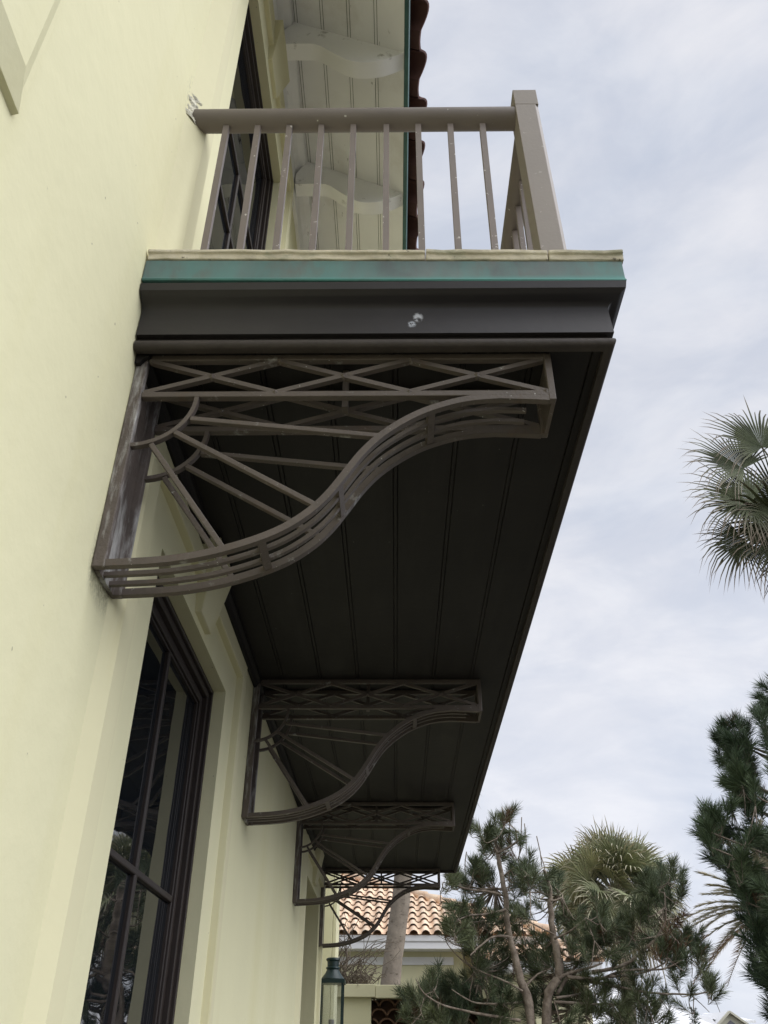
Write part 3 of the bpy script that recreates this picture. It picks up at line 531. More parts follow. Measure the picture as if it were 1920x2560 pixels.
BIG_PINE_BRUSHES=[[6.784,12.977,7.389],[6.814,12.943,7.308],[7.096,13.327,7.444],[6.449,12.774,6.908],[6.583,12.746,6.849],[6.999,13.489,7.28],[6.477,12.975,6.772],[6.717,13.243,6.88],[6.555,12.801,6.675],[6.364,12.797,6.488],[6.475,12.861,6.489],[6.423,12.536,6.343],[6.691,13.417,6.431],[6.411,12.515,6.09],[6.755,13.076,6.313],[5.706,12.982,6.075],[5.782,12.892,6.088],[5.833,12.796,6.088],[5.766,13.336,6.144],[5.617,12.786,5.893],[5.633,12.643,5.762],[5.749,12.998,5.755],[5.874,13.086,5.853],[5.854,12.73,5.752],[5.63,13.164,5.641],[5.78,13.479,5.75],[5.578,12.549,5.467],[5.704,13.146,5.488],[5.579,12.635,5.255],[5.614,12.65,5.226],[5.513,12.661,5.184],[5.589,12.608,5.229],[5.632,12.558,5.21],[5.737,13.378,5.16],[5.585,12.815,5.061],[5.943,13.439,5.219],[5.849,13.197,4.989],[5.819,13.006,4.847],[6.005,13.121,4.888],[5.025,12.754,4.712],[5.098,12.634,4.688],[5.362,13.237,4.859],[5.105,13.155,4.612],[4.988,12.591,4.489],[5.124,12.739,4.535],[5.146,12.823,4.434],[5.379,13.225,4.595],[5.487,13.452,4.626],[4.957,12.616,4.292],[5.287,13.321,4.373],[5.148,12.854,4.282],[5.198,13.114,4.189],[5.116,12.636,4.087],[5.459,13.305,4.178],[5.378,13.017,3.905],[5.56,13.24,3.987],[5.376,12.533,3.928],[5.774,13.389,4.041],[5.505,12.5,3.776],[5.819,13.119,3.865],[5.313,12.6,3.733],[5.485,12.875,3.825],[5.47,12.652,3.684],[5.308,12.662,3.593],[5.507,12.982,3.65],[5.503,12.869,3.534],[5.661,13.174,3.409],[5.486,12.618,3.297],[5.813,13.174,3.466],[5.385,12.701,3.22],[5.367,12.578,3.195],[5.55,12.864,3.13],[5.335,12.783,3.043],[5.384,12.663,2.997],[5.722,13.44,3.089],[5.757,13.475,2.976],[5.73,13.279,3.007],[5.744,13.048,2.985],[5.441,12.85,2.665],[5.677,13.399,2.772],[5.431,12.554,2.588],[5.461,12.897,2.59],[5.52,12.907,2.565],[5.474,12.538,2.563],[5.621,13.009,2.398],[5.485,12.584,2.328],[5.742,13.042,2.409],[5.729,13.357,2.178],[5.655,13.04,2.238],[5.664,12.877,2.161],[7.204,13.909,3.36],[6.896,13.718,5.347],[5.79,12.586,5.58],[8.333,13.703,6.961],[5.533,12.08,4.867],[5.748,12.843,5.52],[5.555,12.035,3.369],[5.418,12.34,2.771],[6.038,12.117,5.042],[6.094,13.555,4.554],[7.391,13.339,3.686],[6.322,12.873,2.518],[6.928,14.0,2.287],[6.373,12.489,2.649],[5.757,12.187,2.219],[6.617,12.478,6.638],[5.589,12.04,2.865],[5.895,11.96,2.434],[6.703,12.686,6.835],[6.983,13.246,2.035],[6.435,12.697,5.568],[5.864,13.186,5.05],[6.169,12.11,2.148],[5.985,13.461,3.855],[7.821,13.649,4.413],[7.48,13.913,6.802],[6.075,12.871,4.162],[7.015,13.072,2.494],[5.824,12.128,1.508],[5.73,12.015,2.201],[5.595,13.169,1.458],[7.161,12.764,4.019],[6.064,12.343,5.558],[6.34,13.552,3.679],[6.123,12.446,5.421],[6.871,13.77,1.434],[5.855,12.215,3.18],[5.792,11.983,2.119],[6.157,13.479,6.257],[6.036,13.653,1.839],[7.51,13.799,5.255],[6.796,12.728,3.221],[7.75,13.191,7.36],[6.349,12.598,5.848],[7.1,12.742,7.036],[6.716,12.778,4.056],[6.906,13.933,1.432],[6.656,13.081,2.886],[6.167,13.206,2.339],[6.165,12.525,2.899],[6.57,12.683,6.634],[7.137,13.472,3.563],[7.481,12.504,5.021],[5.88,13.557,2.801],[7.607,13.874,3.096],[7.179,13.525,2.959],[5.909,13.037,3.325],[6.244,14.044,1.867],[5.72,11.907,3.523],[5.647,13.337,4.699],[6.863,13.25,1.839],[5.533,13.415,4.74],[6.697,12.723,3.603],[5.639,12.572,1.883],[7.453,13.874,5.672],[7.517,13.586,6.309],[5.919,13.145,5.752],[7.038,13.502,2.194],[6.181,13.063,4.47],[5.699,12.518,1.798],[6.946,12.312,3.262],[6.976,13.138,7.178],[5.603,12.319,3.27],[6.884,13.418,3.473],[5.612,12.966,2.682],[6.724,12.601,2.134],[6.839,13.939,2.106],[7.65,13.75,5.912],[5.231,12.326,3.963],[5.986,12.234,5.913],[5.955,13.568,3.368],[7.121,13.668,2.704],[7.533,14.005,2.862],[6.815,12.127,3.135],[6.345,12.354,6.326],[6.406,13.397,4.816],[5.581,12.787,2.595],[5.795,12.159,3.567],[6.369,13.404,3.455],[7.986,13.979,4.164],[8.22,13.487,6.996],[5.888,12.954,5.214],[7.664,13.92,5.081],[5.794,12.997,4.671],[6.9,13.166,2.873],[6.676,13.766,5.44],[5.628,12.826,3.812],[6.687,12.061,5.327],[5.846,12.951,5.378],[5.999,12.75,1.435],[5.507,12.683,1.665],[5.902,13.585,2.296],[5.234,12.452,4.669],[6.018,13.037,4.211],[7.49,14.043,7.375],[5.811,12.088,4.109],[8.103,13.412,5.458],[5.667,12.764,3.867],[6.26,13.206,2.444],[6.483,13.299,1.824],[7.051,13.593,7.326],[7.731,13.717,4.639],[6.426,14.098,1.769],[6.543,12.226,2.49],[6.596,14.039,2.483],[5.626,12.827,1.389],[6.436,12.53,5.256],[5.428,12.272,2.937],[5.255,12.739,4.154],[6.4,12.332,1.832],[8.826,14.014,7.648],[5.591,12.42,3.308],[6.272,11.968,1.725],[6.393,12.487,5.81],[6.315,13.605,2.601],[7.762,14.045,6.587],[5.383,12.144,2.746],[5.971,12.711,3.108],[6.985,14.025,4.285],[6.649,12.479,5.435],[6.489,12.194,3.564],[6.319,11.918,3.863],[6.148,13.009,2.469],[6.466,12.023,3.196],[5.456,12.748,3.906],[5.692,12.555,4.79],[7.118,13.935,4.446],[6.644,13.469,4.86],[7.254,14.074,1.659],[6.378,13.95,5.451],[7.587,13.52,6.969],[6.592,13.934,3.945],[7.166,13.725,5.407],[7.099,12.987,6.312],[5.816,12.899,3.558],[6.603,12.653,6.754],[7.926,12.479,6.088],[7.705,13.531,5.515],[7.714,13.277,5.535],[6.416,12.441,4.502],[7.619,12.865,5.404],[5.443,12.202,1.826],[8.034,13.135,7.01],[7.25,13.713,7.593],[6.733,11.987,3.805],[5.982,13.486,3.513],[6.308,12.387,3.239],[5.264,12.041,1.596],[5.381,12.047,2.825],[7.07,13.863,4.365],[5.772,13.315,2.754],[5.977,13.56,2.124],[5.784,11.903,5.148],[6.667,13.884,2.598],[5.289,12.376,4.036],[7.522,12.352,5.253],[6.662,12.074,6.32],[6.783,13.331,4.477],[6.005,12.981,6.047],[6.327,13.161,2.923],[5.507,12.489,1.763],[6.849,13.88,4.155],[6.631,12.823,3.608],[6.578,12.546,2.375],[6.773,12.687,6.418],[5.98,13.285,1.884],[6.787,12.156,3.059],[5.663,12.126,2.415],[7.087,13.181,3.23],[8.3,12.745,6.864],[6.504,12.473,3.119],[5.557,12.111,4.31],[7.769,12.803,6.78],[5.503,12.563,1.962],[8.409,13.639,6.234],[5.798,12.129,1.831],[5.289,11.959,4.231],[5.639,12.137,3.448],[7.9,13.981,4.063],[5.643,13.591,4.272],[6.948,12.084,6.141],[6.045,12.862,1.422],[7.342,14.04,5.688],[5.614,13.032,4.395],[6.097,13.294,1.745],[6.182,13.684,1.747],[5.367,12.018,3.62],[6.008,12.875,1.644],[6.233,13.0,1.746],[7.041,12.464,5.153],[7.072,13.231,4.177],[7.074,13.429,6.501],[6.095,14.095,2.775],[6.389,12.097,6.021],[6.948,13.786,4.438],[7.0,12.131,5.833],[5.838,12.684,3.446],[7.453,12.169,6.608],[6.102,13.202,2.517],[6.658,13.822,3.266],[5.706,12.634,1.732],[5.663,12.824,1.935],[7.212,12.182,4.291],[7.021,13.502,3.138],[8.268,12.587,7.164],[6.364,12.826,2.052],[6.326,12.648,2.12],[6.468,13.465,2.71],[6.574,12.25,3.206],[5.695,13.64,4.104],[6.33,11.995,2.401],[5.994,12.163,3.612],[8.533,13.776,6.114],[7.777,13.332,5.717],[6.448,12.404,4.515],[5.875,13.345,5.474],[6.881,13.008,3.49],[5.996,13.518,4.455],[6.875,13.567,4.868],[6.315,12.035,4.089],[7.185,12.224,5.233],[6.96,13.585,7.157],[7.21,12.865,6.496],[6.255,13.048,2.31],[8.488,13.588,7.414],[7.118,13.251,3.286],[7.023,13.258,2.779],[8.982,14.077,7.661],[5.734,12.648,5.752],[6.679,12.096,6.246],[5.765,12.843,5.687],[7.128,12.755,5.133],[8.609,13.868,6.418],[5.821,12.786,2.874],[5.62,11.958,4.036],[7.197,13.426,4.307],[6.722,13.578,2.042],[7.104,13.645,1.992],[6.926,13.348,4.539],[6.421,12.876,1.911],[6.128,12.451,5.758],[6.487,12.323,2.867],[6.985,12.704,3.713],[7.424,12.697,6.516],[6.48,11.915,5.885],[6.689,12.131,5.928],[8.28,14.007,7.751],[6.393,13.934,2.191],[6.291,11.915,6.315],[7.968,13.565,7.135],[7.026,12.893,4.069],[6.313,13.081,1.742],[6.619,12.869,6.038],[5.716,12.548,2.185],[5.76,13.081,2.241],[7.343,13.208,5.808],[7.725,12.796,6.557],[7.866,13.613,5.23],[6.696,12.172,4.913],[5.862,13.31,3.898]]
# ------------------------------------------------------------------ foliage helpers
def brush(mb, base, tip, n, nl, w, rng, spread=.8, dryp=0):
    """a shoot clothed in long needles"""
    a = Vector(base); b_ = Vector(tip); ax = (b_-a); L = ax.length; ax.normalize(); o1 = ax.orthogonal().normalized(); o2 = ax.cross(o1)
    for i in range(n):
        t = rng.random()**.7; p = a+ax*L*t; ang = rng.uniform(0, 6.283)
        rad = o1*math.cos(ang)+o2*math.sin(ang); up = spread*rng.uniform(.55, 1.15)*(1.15-.5*t)
        d = (ax*rng.uniform(.5, 1)+rad*up); d.z -= .06; d.normalize()
        l = nl*rng.uniform(.65, 1.1); s = d.cross(Vector((rng.uniform(-1, 1), rng.uniform(-1, 1), rng.uniform(-1, 1))))
        if s.length < 1e-3: continue
        s = s.normalized()*w*.5
        q = p+d*l; mid = p+d*l*.55
        i0 = mb.pts([p-s*.7, p+s*.7, mid+s, q, mid-s]); mb.f.append(i0)
def near_pt(segs, p):
    best = None
    for a, b_ in segs:
        ab = b_-a; t = max(0, min(1, (p-a).dot(ab)/max(ab.length_squared, 1e-9))); q = a+ab*t; d = (p-q).length
        if best is None or d < best[0]: best = (d, q)
    return best
def pine(name, label, loc, limbs, brushes, twigs, seed, needle, nn, nl, nw, bl, brown=.06, fill=.12, nfill=1):
    rng = random.Random(seed); root = thing(name, label, 'pine tree', loc)
    wood = MB(); segs = []
    for pl, r0, r1 in limbs:
        P = spline([Vector(p) for p in pl], 5); P = [Vector(p)+Vector((rng.uniform(-1, 1), rng.uniform(-1, 1), rng.uniform(-1, 1)))*r0*.18 if 0 < i < len(P)-1 else Vector(p) for i, p in enumerate(P)]
        wood.tube(P, r0, 8, r1, .12, rng); segs += list(zip(P, P[1:]))
    crown = MB(); dead = MB()
    brushes = list(brushes)+[(b_[0]+rng.uniform(-fill, fill), b_[1]+rng.uniform(0, 2.5*fill), b_[2]+rng.uniform(-fill, fill)) for b_ in brushes for _ in range(math.ceil(nfill)) if rng.random() < nfill]
    order = sorted(((near_pt(segs, Vector(b_))[0], tuple(b_)) for b_ in brushes))
    for _, b_ in order:
        b_ = Vector(b_); d, q = near_pt(segs, b_)
        dr = (b_-q); dr = dr.normalized() if dr.length > .02 else Vector((0, 0, 1))
        ax = (dr*.55+Vector((rng.uniform(-.45, .45), rng.uniform(-.45, .45), rng.uniform(.35, .95)))).normalized()
        L = bl*rng.uniform(.7, 1.25); base = b_-ax*L*.5; tip = b_+ax*L*.5
        mid = (q+base)/2+Vector((0, 0, -.06*d))
        wood.tube(spline([q, mid, base, tip], 3), min(.010, .005+d*.008), 5, .003)
        if len(segs) < 900: segs += [(q, mid), (mid, base)]
        tgt = dead if rng.random() < brown else crown
        brush(tgt, base, tip, int(nn*rng.uniform(.7, 1.2)*(.5 if tgt is dead else 1)), nl, nw, rng)
    for a, b_ in twigs: wood.tube([a, [(x+y_)/2+rng.uniform(-.01, .01) for x, y_ in zip(a, b_)], b_], .007, 5, .006)
    wood.build('trunk', M['bark'], root, smooth='all'); crown.build('crown', needle, root)
    if dead.f: dead.build('dead_needles', M['deadneedle'], root)
    return root
pine('pine_tree', 'open two trunked pine with bare candle twigs right of the balcony end', (2.4, 11.5, 0), PINE_LIMBS, PINE_BRUSHES, PINE_TWIGS, 4, M['needle'], 150, .15, .0048, .21, .08, .13, 2)
BL = [[[[7.2, 13, 0], [7.25, 13, 2.5], [7.3, 13, 5], [7.4, 13, 6.9]], .17, .05]]
rng = random.Random(21)
BIG_PINE_BRUSHES = [[b_[0]+.12, b_[1], b_[2]] for b_ in BIG_PINE_BRUSHES if b_[2] < 6.7]
for i, b_ in enumerate(BIG_PINE_BRUSHES):
    if i % 5 == 0:
        zt = max(.9, b_[2]-rng.uniform(.2, .7)); BL.append([[[7.25, 13, zt], [(7.25+b_[0])/2, (13+b_[1])/2, (zt+b_[2])/2-.12], list(b_)], .035, .009])
pine('pine_tree', 'tall dense dark pine cut off by the right edge', (7.2, 13, 0), BL, BIG_PINE_BRUSHES, [], 8, M['needle_dk'], 190, .23, .0075, .30, .02, .12, .55)

def fan_leaf(mb, base, hub, out, nrm, Rr, n, rng, dry):
    """petiole and a pleated fan whose outer halves part into drooping tips"""
    base, hub = Vector(base), Vector(hub); out = out.normalized(); side = out.cross(nrm).normalized(); nrm = side.cross(out).normalized()
    i0 = len(mb.v); mb.tube([base, (base+hub)/2+Vector((0, 0, .04)), hub], .018*Rr, 4, .012*Rr)
    for i in range(i0, len(mb.v)): mb.d[i] = .25
    span = R(rng.uniform(100, 128))
    for k in range(n):
        a = -span+2*span*(k+.5)/n; da = span/n
        ll = Rr*(1-.22*(abs(a)/span)**2)*rng.uniform(.88, 1.06)
        d = (out*math.cos(a)+side*math.sin(a)); d = (d+nrm*(-.22*math.cos(a)*0+.16*abs(math.sin(a)))).normalized()
        t_ = d.cross(nrm).normalized(); g_ = Vector((0, 0, -1))
        dp = rng.uniform(.08, .6)*(1+dry)
        web = ll*rng.uniform(.34, .42); w1 = web*math.tan(da)*1.02; pleat = nrm*(w1*.5)
        def at(f): return hub+d*ll*(f-.16*dp*max(0, f-.6)**1.5*2.5)+g_*ll*dp*max(0, f-.42)**2*1.75
        c1, c2, c3, c4 = hub+d*web, at(.60), at(.80), at(1.0)
        I = mb.pts([hub, c1-t_*w1, c1+pleat, c1+t_*w1, c2-t_*w1*.62, c2+t_*w1*.62, c3-t_*w1*.40, c3+t_*w1*.40, c4])
        mb.f += [[I[0], I[1], I[2]], [I[0], I[2], I[3]], [I[1], I[4], I[5], I[2]], [I[2], I[5], I[3]], [I[4], I[6], I[7], I[5]], [I[6], I[8], I[7]]]
        e = min(1, dry*.7+rng.random()*.45)
        for q, val in zip(I, (.0, .05, .05, .05, .3*e, .3*e, .42+.4*e, .42+.4*e, .75+.25*e)): mb.d[q] = min(1, val if dry < .7 else .6+.4*val)
def fan_palm(label, base, top, crad, lr, nleaf, seed, n=34, extra=(), boots=True, group=None, leaf=None, flat=1):
    rng = random.Random(seed); root = thing('fan_palm', label, 'palm tree', base, group)
    tr = MB(); B, T = Vector(base), Vector(top); H = (T-B).length
    P = [B.lerp(T, i/24)+Vector((.05*math.sin(i*.5), 0, 0)) for i in range(25)]
    tr.tube(P, .21, 14, .17, .06, rng); tr.build('trunk', M['palmbark'], root, smooth='all')
    if boots:
        bt = MB()
        for i in range(46):
            a = i*2.4; z = -1.25+i*.03; p = T+Vector((math.cos(a)*.2, math.sin(a)*.2, z)); q = p+Vector((math.cos(a)*.16, math.sin(a)*.16, .30))
            bt.tube([p, q], .045, 4, .02)
        bt.build('leaf_base', M['palmbark'], root)
    cr = MB()
    for i in range(nleaf):
        u = (i+.5)/nleaf; el = R(82-140*u**.9)+rng.uniform(-.12, .12); az = i*2.39996+rng.uniform(-.2, .2)
        d = Vector((math.cos(el)*math.cos(az), math.cos(el)*math.sin(az), math.sin(el)))
        hub = T+Vector((0, 0, .15))+Vector((d.x, d.y, d.z*flat))*crad*rng.uniform(.75, 1.1)+Vector((0, 0, -.12*crad*(1-math.sin(el))*.5))
        out = (d+Vector((0, 0, -.35 if el < .6 else -.05))).normalized(); nr = Vector((0, 0, .55))+d*.3+Vector((rng.uniform(-1, 1), rng.uniform(-1, 1), rng.uniform(-.6, .6)))*1.1; hub = hub.lerp(T+Vector((0, 0, .1)), .35*rng.random()); out = (out+Vector((rng.uniform(-.35, .35), rng.uniform(-.35, .35), rng.uniform(-.3, .35)))).normalized()
        fan_leaf(cr, T, hub, out, nr, lr*rng.uniform(.85, 1.1), n, rng, (.9 if u > .93 else .35*u))
    for hub, out, nr, Rr, dr in extra: fan_leaf(cr, T, Vector(hub)+Vector((-.15, 0, .05)), Vector(out), Vector(nr), Rr*1.12, n+6, rng, dr)
    cr.build('crown', leaf or M['fan'], root)
    return root
XL = [((5.36, 9.0, 7.66), (-1, -.1, .42), (.15, -.9, .3), .95, .15), ((5.20, 8.9, 7.56), (-1, -.1, -.28), (.1, -.9, .25), .72, .45), ((5.42, 9.1, 8.25), (-.8, 0, .7), (.1, -.9, .3), .95, .3),
      ((5.12, 9.0, 7.06), (-.8, -.1, -.65), (.1, -.95, .1), .68, .5), ((5.5, 8.9, 6.98), (-.15, -.1, -1), (.1, -.95, .1), .75, .55), ((5.62, 8.9, 7.35), (-.4, -.2, -.9), (.1, -.95, .1), .75, .6), ((5.75, 9.1, 8.6), (-.3, 0, 1), (.1, -.9, .1), .9, .4)]
fan_palm('fan palm cut off by the right edge, with drooping leaf tips against the sky', (6.1, 9.1, 0), (6.0, 9.1, 7.4), .62, 1.0, 8, 5, extra=XL, leaf=M['fan_backlit'])
fan_palm('round headed fan palm behind the open pine, with a shaggy trunk', (7.0, 27, 0), (7.07, 27, 6.0), 1.45, 1.28, 110, 12, 32, leaf=M['fan_pale'], flat=.78)
# slim trunk seen under the balcony; its head is hidden by the balcony
fan_palm('palm with smooth grey trunk in front of the tiled house, under the balcony end', (.35, 18.5, 0), (.98, 18.5, 7.6), 1.0, 1.1, 30, 31, 26)
fan_palm('far pale green fan palm just showing over the tiled roof behind the pine', (4.6, 33, 0), (4.6, 33, 4.9), .9, 1.0, 26, 17, 24)
def date_palm():
    rng = random.Random(6); root = thing('date_palm', 'feather leaved date palm peeking out behind the dense pine', 'palm tree', (11.1, 26, 0))
    t = MB(); T = Vector((11.1, 26, 5.4)); t.tube([(11.1, 26, 0), (11.1, 26, 2.8), T], .28, 10, .25, .08, rng); t.build('trunk', M['palmbark'], root, smooth='all')
    c = MB()
    for i in range(64):
        u = i/64; el = R(78-100*u)+rng.uniform(-.1, .1); az = i*2.39996
        d = Vector((math.cos(el)*math.cos(az), math.cos(el)*math.sin(az), math.sin(el))); L = 2.5*rng.uniform(.85, 1.1); P = []
        for k in range(9):
            s = k/8; P.append(T+d*L*s+Vector((0, 0, -L*.42*s*s*math.cos(el))))
        c.tube(P, .022, 4, .006)
        for k in range(2*44):
            s = .12+.88*(k//2)/44; j = min(7, int(s*8)); p = P[j].lerp(P[j+1], s*8-j); tg = (P[j+1]-P[j]).normalized(); sd = tg.cross(Vector((0, 0, 1))).normalized()*(1 if k % 2 else -1)
            q = p+(tg*.75+sd*.7+Vector((0, 0, .25-.4*rng.random()))).normalized()*(.50*(1-.5*s)); w = (tg*.6+Vector((0, 0, .8)))*.02
            I = c.pts([p-w, p+w, q]); c.f.append(I); e = .9 if u > .8 else rng.random()*.3
            for z in I: c.d[z] = e
    c.build('crown', M['feather'], root)
date_palm()

# ------------------------------------------------------------------ garden wall, pier, vine, lantern
gw = thing('garden_wall', 'cream garden wall with heavy coping and brown scalloped tile screen, behind the lantern', 'wall', (1, 13, 0))
m_ = MB(); m_.box(-2.5, .325, 13.05, 13.35, 0, 2.46); m_.box(.325, 2.5, 13.05, 13.35, 0, 1.5); m_.box(2.15, 2.5, 13.05, 13.35, 1.5, 2.45); m_.build('wall', M['palewall'], gw)
m_ = MB(); m_.box(-2.5, .378, 12.98, 13.42, 2.461, 2.615); m_.box(.382, 2.56, 12.985, 13.415, 2.4515, 2.607); m_.build('coping', M['trim'], gw, bevel=.008)
m_ = MB(); r_ = .105
for row in range(10):
    z = 2.45-.11*(row+1)
    for i in range(13):
        x = .325+i*.21+(.105 if row % 2 else 0)
        if x > 2.12: continue
        pts_ = [(x+r_*math.cos(R(a)), z+r_*math.sin(R(a))) for a in range(0, 181, 15)]
        m_.bar([(px, pz) for px, pz in pts_ if px < 2.15 and px > .327], .022, 13.12, 13.28)
m_.build('scallop_screen', M['grille'], gw)
m_ = MB(); m_.box(.3255, 2.1495, 13.283, 13.30, 1.5, 2.45); m_.build('screen_backing', M['terra_dark'], gw)
pier = thing('stucco_pier', 'narrow pale cream stucco pier past the far end of the house wall', 'pier', (-.4, 9.8, 0))
m_ = MB(); m_.box(-1.2, .006, 9.6, 10.1, 0, 4.1); m_.box(.010, .046, 9.606, 10.1, 0, 4.1); m_.build('shaft', M['stucco'], pier, bevel=.004)
m_ = MB(); m_.box(-1.25, .09, 9.56, 10.15, 4.1005, 4.25); m_.build('cap', M['trim'], pier, bevel=.01)
def vine():
    rng = random.Random(44); m = MB()
    for i in range(120):
        p = Vector((rng.uniform(-.35, .32), 13.2+rng.uniform(-.12, .15), 2.6)); d = Vector((rng.uniform(-.5, .5), rng.uniform(-.2, .2), rng.uniform(.3, 1))).normalized()
        h = rng.uniform(.12, .4) if p.x > -.05 else rng.uniform(.3, 1.35); P = [p.copy()]; st = h/7
        for k in range(7):
            d = (d+Vector((rng.uniform(-.6, .6), rng.uniform(-.4, .4), rng.uniform(-.45, .35)))).normalized(); p = p+d*st; p.z = max(p.z, 2.6); P.append(p.copy())
            if rng.random() < .5: m.tube([p, p+Vector((rng.uniform(-.1, .1), rng.uniform(-.06, .06), rng.uniform(-.09, .06)))], .004, 3, .003)
        m.tube(P, .008, 4, .004)
    return tag(m.build('dry_vine', M['twig']), 'tangled leafless vine growing over the garden wall coping beside the lantern', 'vine')
vine()
def lantern():
    c = Vector((.048, 9.25, 0)); k = 9.25/8.6; zz = lambda z: 1.6+(z-1.6)*k
    root = thing('wall_lantern', 'dark green gas lantern with tall clear glass sides in front of the pier', 'lantern', (c.x, c.y, zz(1.95)))
    zc = zz(2.292); h = .100
    t = MB(); t.lathe([(.001, .20), (.052, .20), (.066, .193), (.068, .180), (.056, .168), (.054, .125), (.066, .118), (.067, .108), (.058, .098), (.072, .070), (.096, .040), (.112, .020), (.112, .012)], (c.x, c.y, zc), 24)
    t.box(c.x-.122, c.x+.122, c.y-.122, c.y+.122, zc-.022, zc+.0115); t.build('lantern_hood', M['lantern'], root, smooth=True)
    zb = zz(1.72)
    for sx in (-1, 1):
        for sy in (-1, 1):
            q = MB(); q.box(c.x+sx*h-.009, c.x+sx*h+.009, c.y+sy*h-.009, c.y+sy*h+.009, zb, zc-.0225); q.build('corner_post', M['lantern'], root)
    for sx, sy in ((0, -1), (0, 1), (-1, 0), (1, 0)):
        q = MB(); e = h-.0095
        if sx == 0: q.poly([(c.x-e, c.y+sy*h, zb), (c.x+e, c.y+sy*h, zb), (c.x+e, c.y+sy*h, zc-.023), (c.x-e, c.y+sy*h, zc-.023)])
        else: q.poly([(c.x+sx*h, c.y-e, zb), (c.x+sx*h, c.y+e, zb), (c.x+sx*h, c.y+e, zc-.023), (c.x+sx*h, c.y-e, zc-.023)])
        q.build('pane', M['lampglass'], root)
    q = MB(); q.box(c.x-.122, c.x+.122, c.y-.122, c.y+.122, zb-.05, zb-.0005); q.lathe([(.10, 0), (.07, -.05), (.03, -.09), (.015, -.13)], (c.x, c.y, zb-.0505), 16); q.build('lantern_base', M['lantern'], root)
    q = MB(); q.lathe([(.034, 0), (.034, .14), (.022, .16), (.022, .19), (.026, .195), (.026, .30), (.02, .302)], (c.x, c.y, zb), 14); q.build('burner', M['burner'], root, smooth=True)
    q = MB(); q.box(c.x-.07, c.x-.045, c.y+.05, 9.5995, zb-.08, zb-.052); q.build('wall_arm', M['lantern'], root)
lantern()

# ------------------------------------------------------------------ tile roofed house beyond
th = thing('tile_roofed_house', 'pale yellow house with salmon barrel tile roof and white cornice beyond the garden wall', 'house', (0, 24, 0))
YH, ZE = 21.4, 4.25; PX = 4.25; TS = .42
m_ = MB(); m_.box(-9, 2.2, 21.95, 34, 0, 4.0); m_.box(2.2, PX-.5, 22.3, 34, 0, 4.0); m_.build('wall', M['palewall'], th)
m_ = MB(); m_.prism([(21.36, 4.245), (21.36, 4.13), (21.40, 4.10), (21.40, 3.975), (21.95, 3.975), (21.95, 4.245)], 'x', -9.5, 2.62); m_.build('cornice', M['cornice'], th)
m_ = MB(); m_.prism([(21.46, 4.245), (21.46, 4.08), (22.3, 4.05), (22.3, 4.245)], 'x', 2.63, PX); m_.build('cornice', M['cornice'], th)
m_ = MB(); m_.box(-9, 1.98, 21.905, 21.949, 3.70, 3.86); m_.build('frieze', M['cornice'], th)
m_ = MB(); m_.box(1.7, 1.98, 21.90, 21.949, 2.6, 3.55); m_.build('pilaster', M['palewall'], th)
rng = random.Random(2)
ny, nz = -TS/math.hypot(1, TS), 1/math.hypot(1, TS); sp = .272
def hip_roof(X0, X1, yh, ze, rt, left_hip, xs):
    """front slope, right hip and back of a tiled roof; real half-round tiles on the slope that faces the street"""
    rf = MB(); L0 = X0+rt if left_hip else X0
    rf.poly([(X0, yh, ze), (X1, yh, ze), (X1-rt, yh+rt, ze+TS*rt), (L0, yh+rt, ze+TS*rt)])
    rf.poly([(X1, yh, ze), (X1, yh+2*rt, ze), (X1-rt, yh+rt, ze+TS*rt)])
    rf.poly([(L0, yh+rt, ze+TS*rt), (X1-rt, yh+rt, ze+TS*rt), (X1, yh+2*rt, ze), (X0, yh+2*rt, ze)])
    if left_hip: rf.poly([(X0, yh, ze), (X0, yh+2*rt, ze), (L0, yh+rt, ze+TS*rt)])
    ro = rf.build('roof', M['terra'], th); ti = MB()
    def barrel(xc, t0, t1, r0, r1, lift, arc0=0, arc1=180):
        RR = []
        for t, r_, l in ((t0, r0, lift+.034), (t1, r1, lift)):
            RR.append([(xc-r_*math.cos(R(a)), yh+t+ny*(r_*math.sin(R(a))+l), ze+TS*t+nz*(r_*math.sin(R(a))+l)) for a in range(arc0, arc1+1, 30)])
        I, J = ti.pts(RR[0]), ti.pts(RR[1])
        for k in range(len(I)-1): ti.f.append([I[k], I[k+1], J[k+1], J[k]])
    x = xs
    while x < X1:
        t = -.10
        while t < rt:
            if x > X1-t-.1: break
            if not left_hip or x > X0+t+.1:
                barrel(x+rng.uniform(-.008, .008), t+rng.uniform(-.012, .012), t+.50, .098, .085, .01)
                barrel(x+sp/2, t+.04, t+.52, .082, .074, .082, 180, 360)
            t += .46
        x += sp
    ti.build('barrel_tiles', M['terra'], ro, smooth='all')
    cz = MB(); t = 0                                # hip caps
    while t < rt-.2:
        cz.tube([(X1-t, yh+t, ze+TS*t+.10), (X1-t-.40, yh+t+.40, ze+TS*(t+.40)+.07)], .12, 8, .10)
        if left_hip: cz.tube([(X0+t, yh+t, ze+TS*t+.10), (X0+t+.40, yh+t+.40, ze+TS*(t+.40)+.07)], .12, 8, .10)
        t += .35
    if left_hip: cz.tube([(L0-.1, yh+rt, ze+TS*rt+.07), (X1-rt+.1, yh+rt, ze+TS*rt+.07)], .11, 8)
    cz.build('hip_cap', M['terra'], ro, smooth='all')
hip_roof(-9.5, PX, YH, ZE, 6.6, False, -2.2)
hip_roof(2.35, 5.15, 20.7, 3.66, 1.38, True, 2.5)
m_ = MB(); m_.box(2.62, 4.85, 21.1, 22.29, 0, 3.62); m_.build('wall', M['palewall'], th)
m_ = MB(); m_.prism([(20.68, 3.655), (20.68, 3.50), (20.74, 3.44), (21.1, 3.44), (21.1, 3.655)], 'x', 2.4, 5.1); m_.build('cornice', M['cornice'], th)

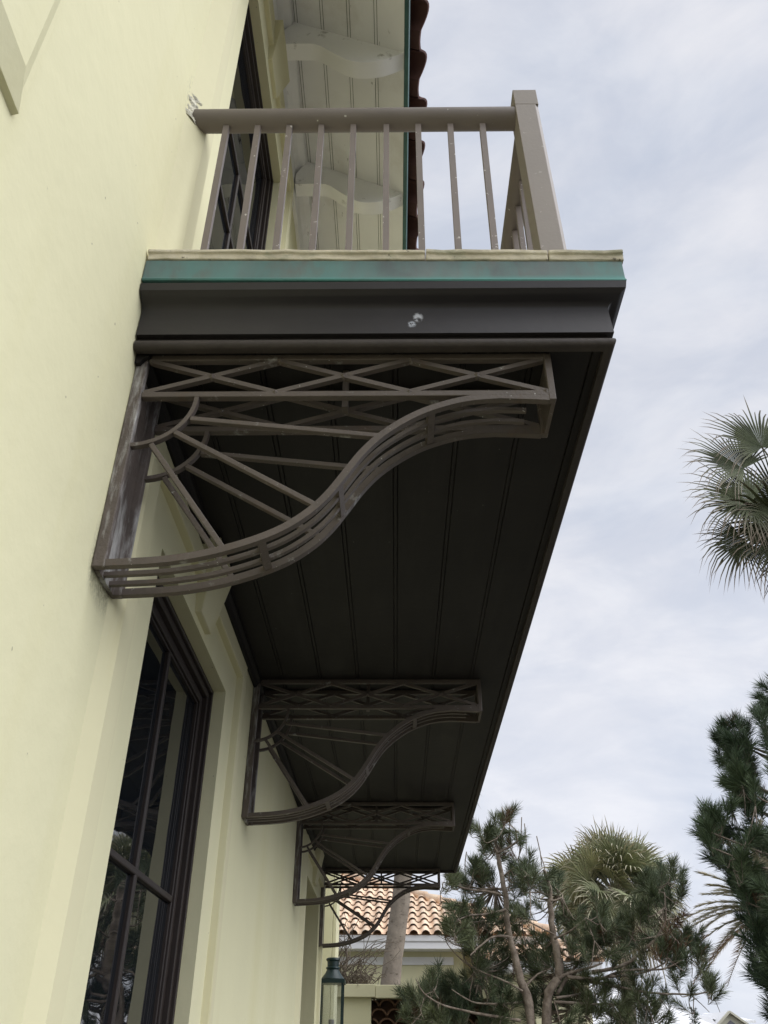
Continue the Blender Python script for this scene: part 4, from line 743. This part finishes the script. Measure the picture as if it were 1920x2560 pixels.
# ------------------------------------------------------------------ white roofed house, small conifer
wh = thing('white_roofed_house', 'distant house with a bright white metal roof and a small cream gable', 'house', (12, 42, 0))
m_ = MB(); m_.box(6, 14.0, 38.6, 48, 0, 3.15); m_.box(12.93, 14.05, 38.05, 38.59, 0, 3.2); m_.build('wall', M['gable'], wh)
m_ = MB()
m_.poly([(5.5, 38, 3.2), (12.95, 38, 3.2), (12.9, 38.4, 3.46), (10.2, 43.2, 5.05), (5.5, 43.2, 5.05)]); m_.poly([(5.5, 43.2, 5.05), (10.2, 43.2, 5.05), (14.6, 48.2, 3.2), (5.5, 48.2, 3.2)]); m_.poly([(12.9, 38.4, 3.46), (14.6, 39, 3.2), (14.6, 48.2, 3.2), (10.2, 43.2, 5.05)])
m_.poly([(12.88, 37.85, 3.24), (13.45, 37.85, 3.70), (13.2, 40.5, 3.72), (12.7, 39.5, 3.35)]); m_.poly([(13.45, 37.85, 3.70), (14.12, 37.85, 3.24), (14.3, 40.5, 3.22), (13.2, 40.5, 3.72)])
m_.prism([(38.9, 3.36), (38.9, 3.44), (43, 3.9), (43, 3.8)], 'x', 14.0, 14.75)
m_.build('roof', M['metalroof'], wh)
m_ = MB(); m_.prism([(12.93, 3.19), (13.45, 3.62), (14.05, 3.19)], 'y', 38.0, 38.1); m_.build('gable', M['gable'], wh)
m_ = MB(); m_.bar([(12.86, 3.20), (13.45, 3.68)], .07, 37.84, 37.99); m_.bar([(13.45, 3.68), (14.14, 3.20)], .07, 37.843, 37.993); m_.build('bargeboard', M['gable'], wh)
m_ = MB(); m_.prism([(13.2, 3.19), (13.45, 3.40), (13.72, 3.19)], 'y', 37.97, 37.999); m_.build('gable_vent', M['burner'], wh)
def conifer():
    rng = random.Random(70); root = thing('small_conifer', 'small dark conifer tip standing in front of the white metal roof', 'tree', (11.5, 36, 0))
    t = MB(); t.tube([(11.5, 36, 0), (11.5, 36, 3.55)], .06, 6, .01); t.build('trunk', M['bark'], root)
    c = MB()
    for i in range(90):
        z = 1.2+2.4*i/90; w = .10+.34*(1-i/90); a = rng.uniform(0, 6.28); p = Vector((11.5, 36, z)); q = p+Vector((math.cos(a)*w, math.sin(a)*w, .12)); brush(c, p, q, 26, .12, .014, rng)
    c.build('crown', M['shrub'], root)
conifer()
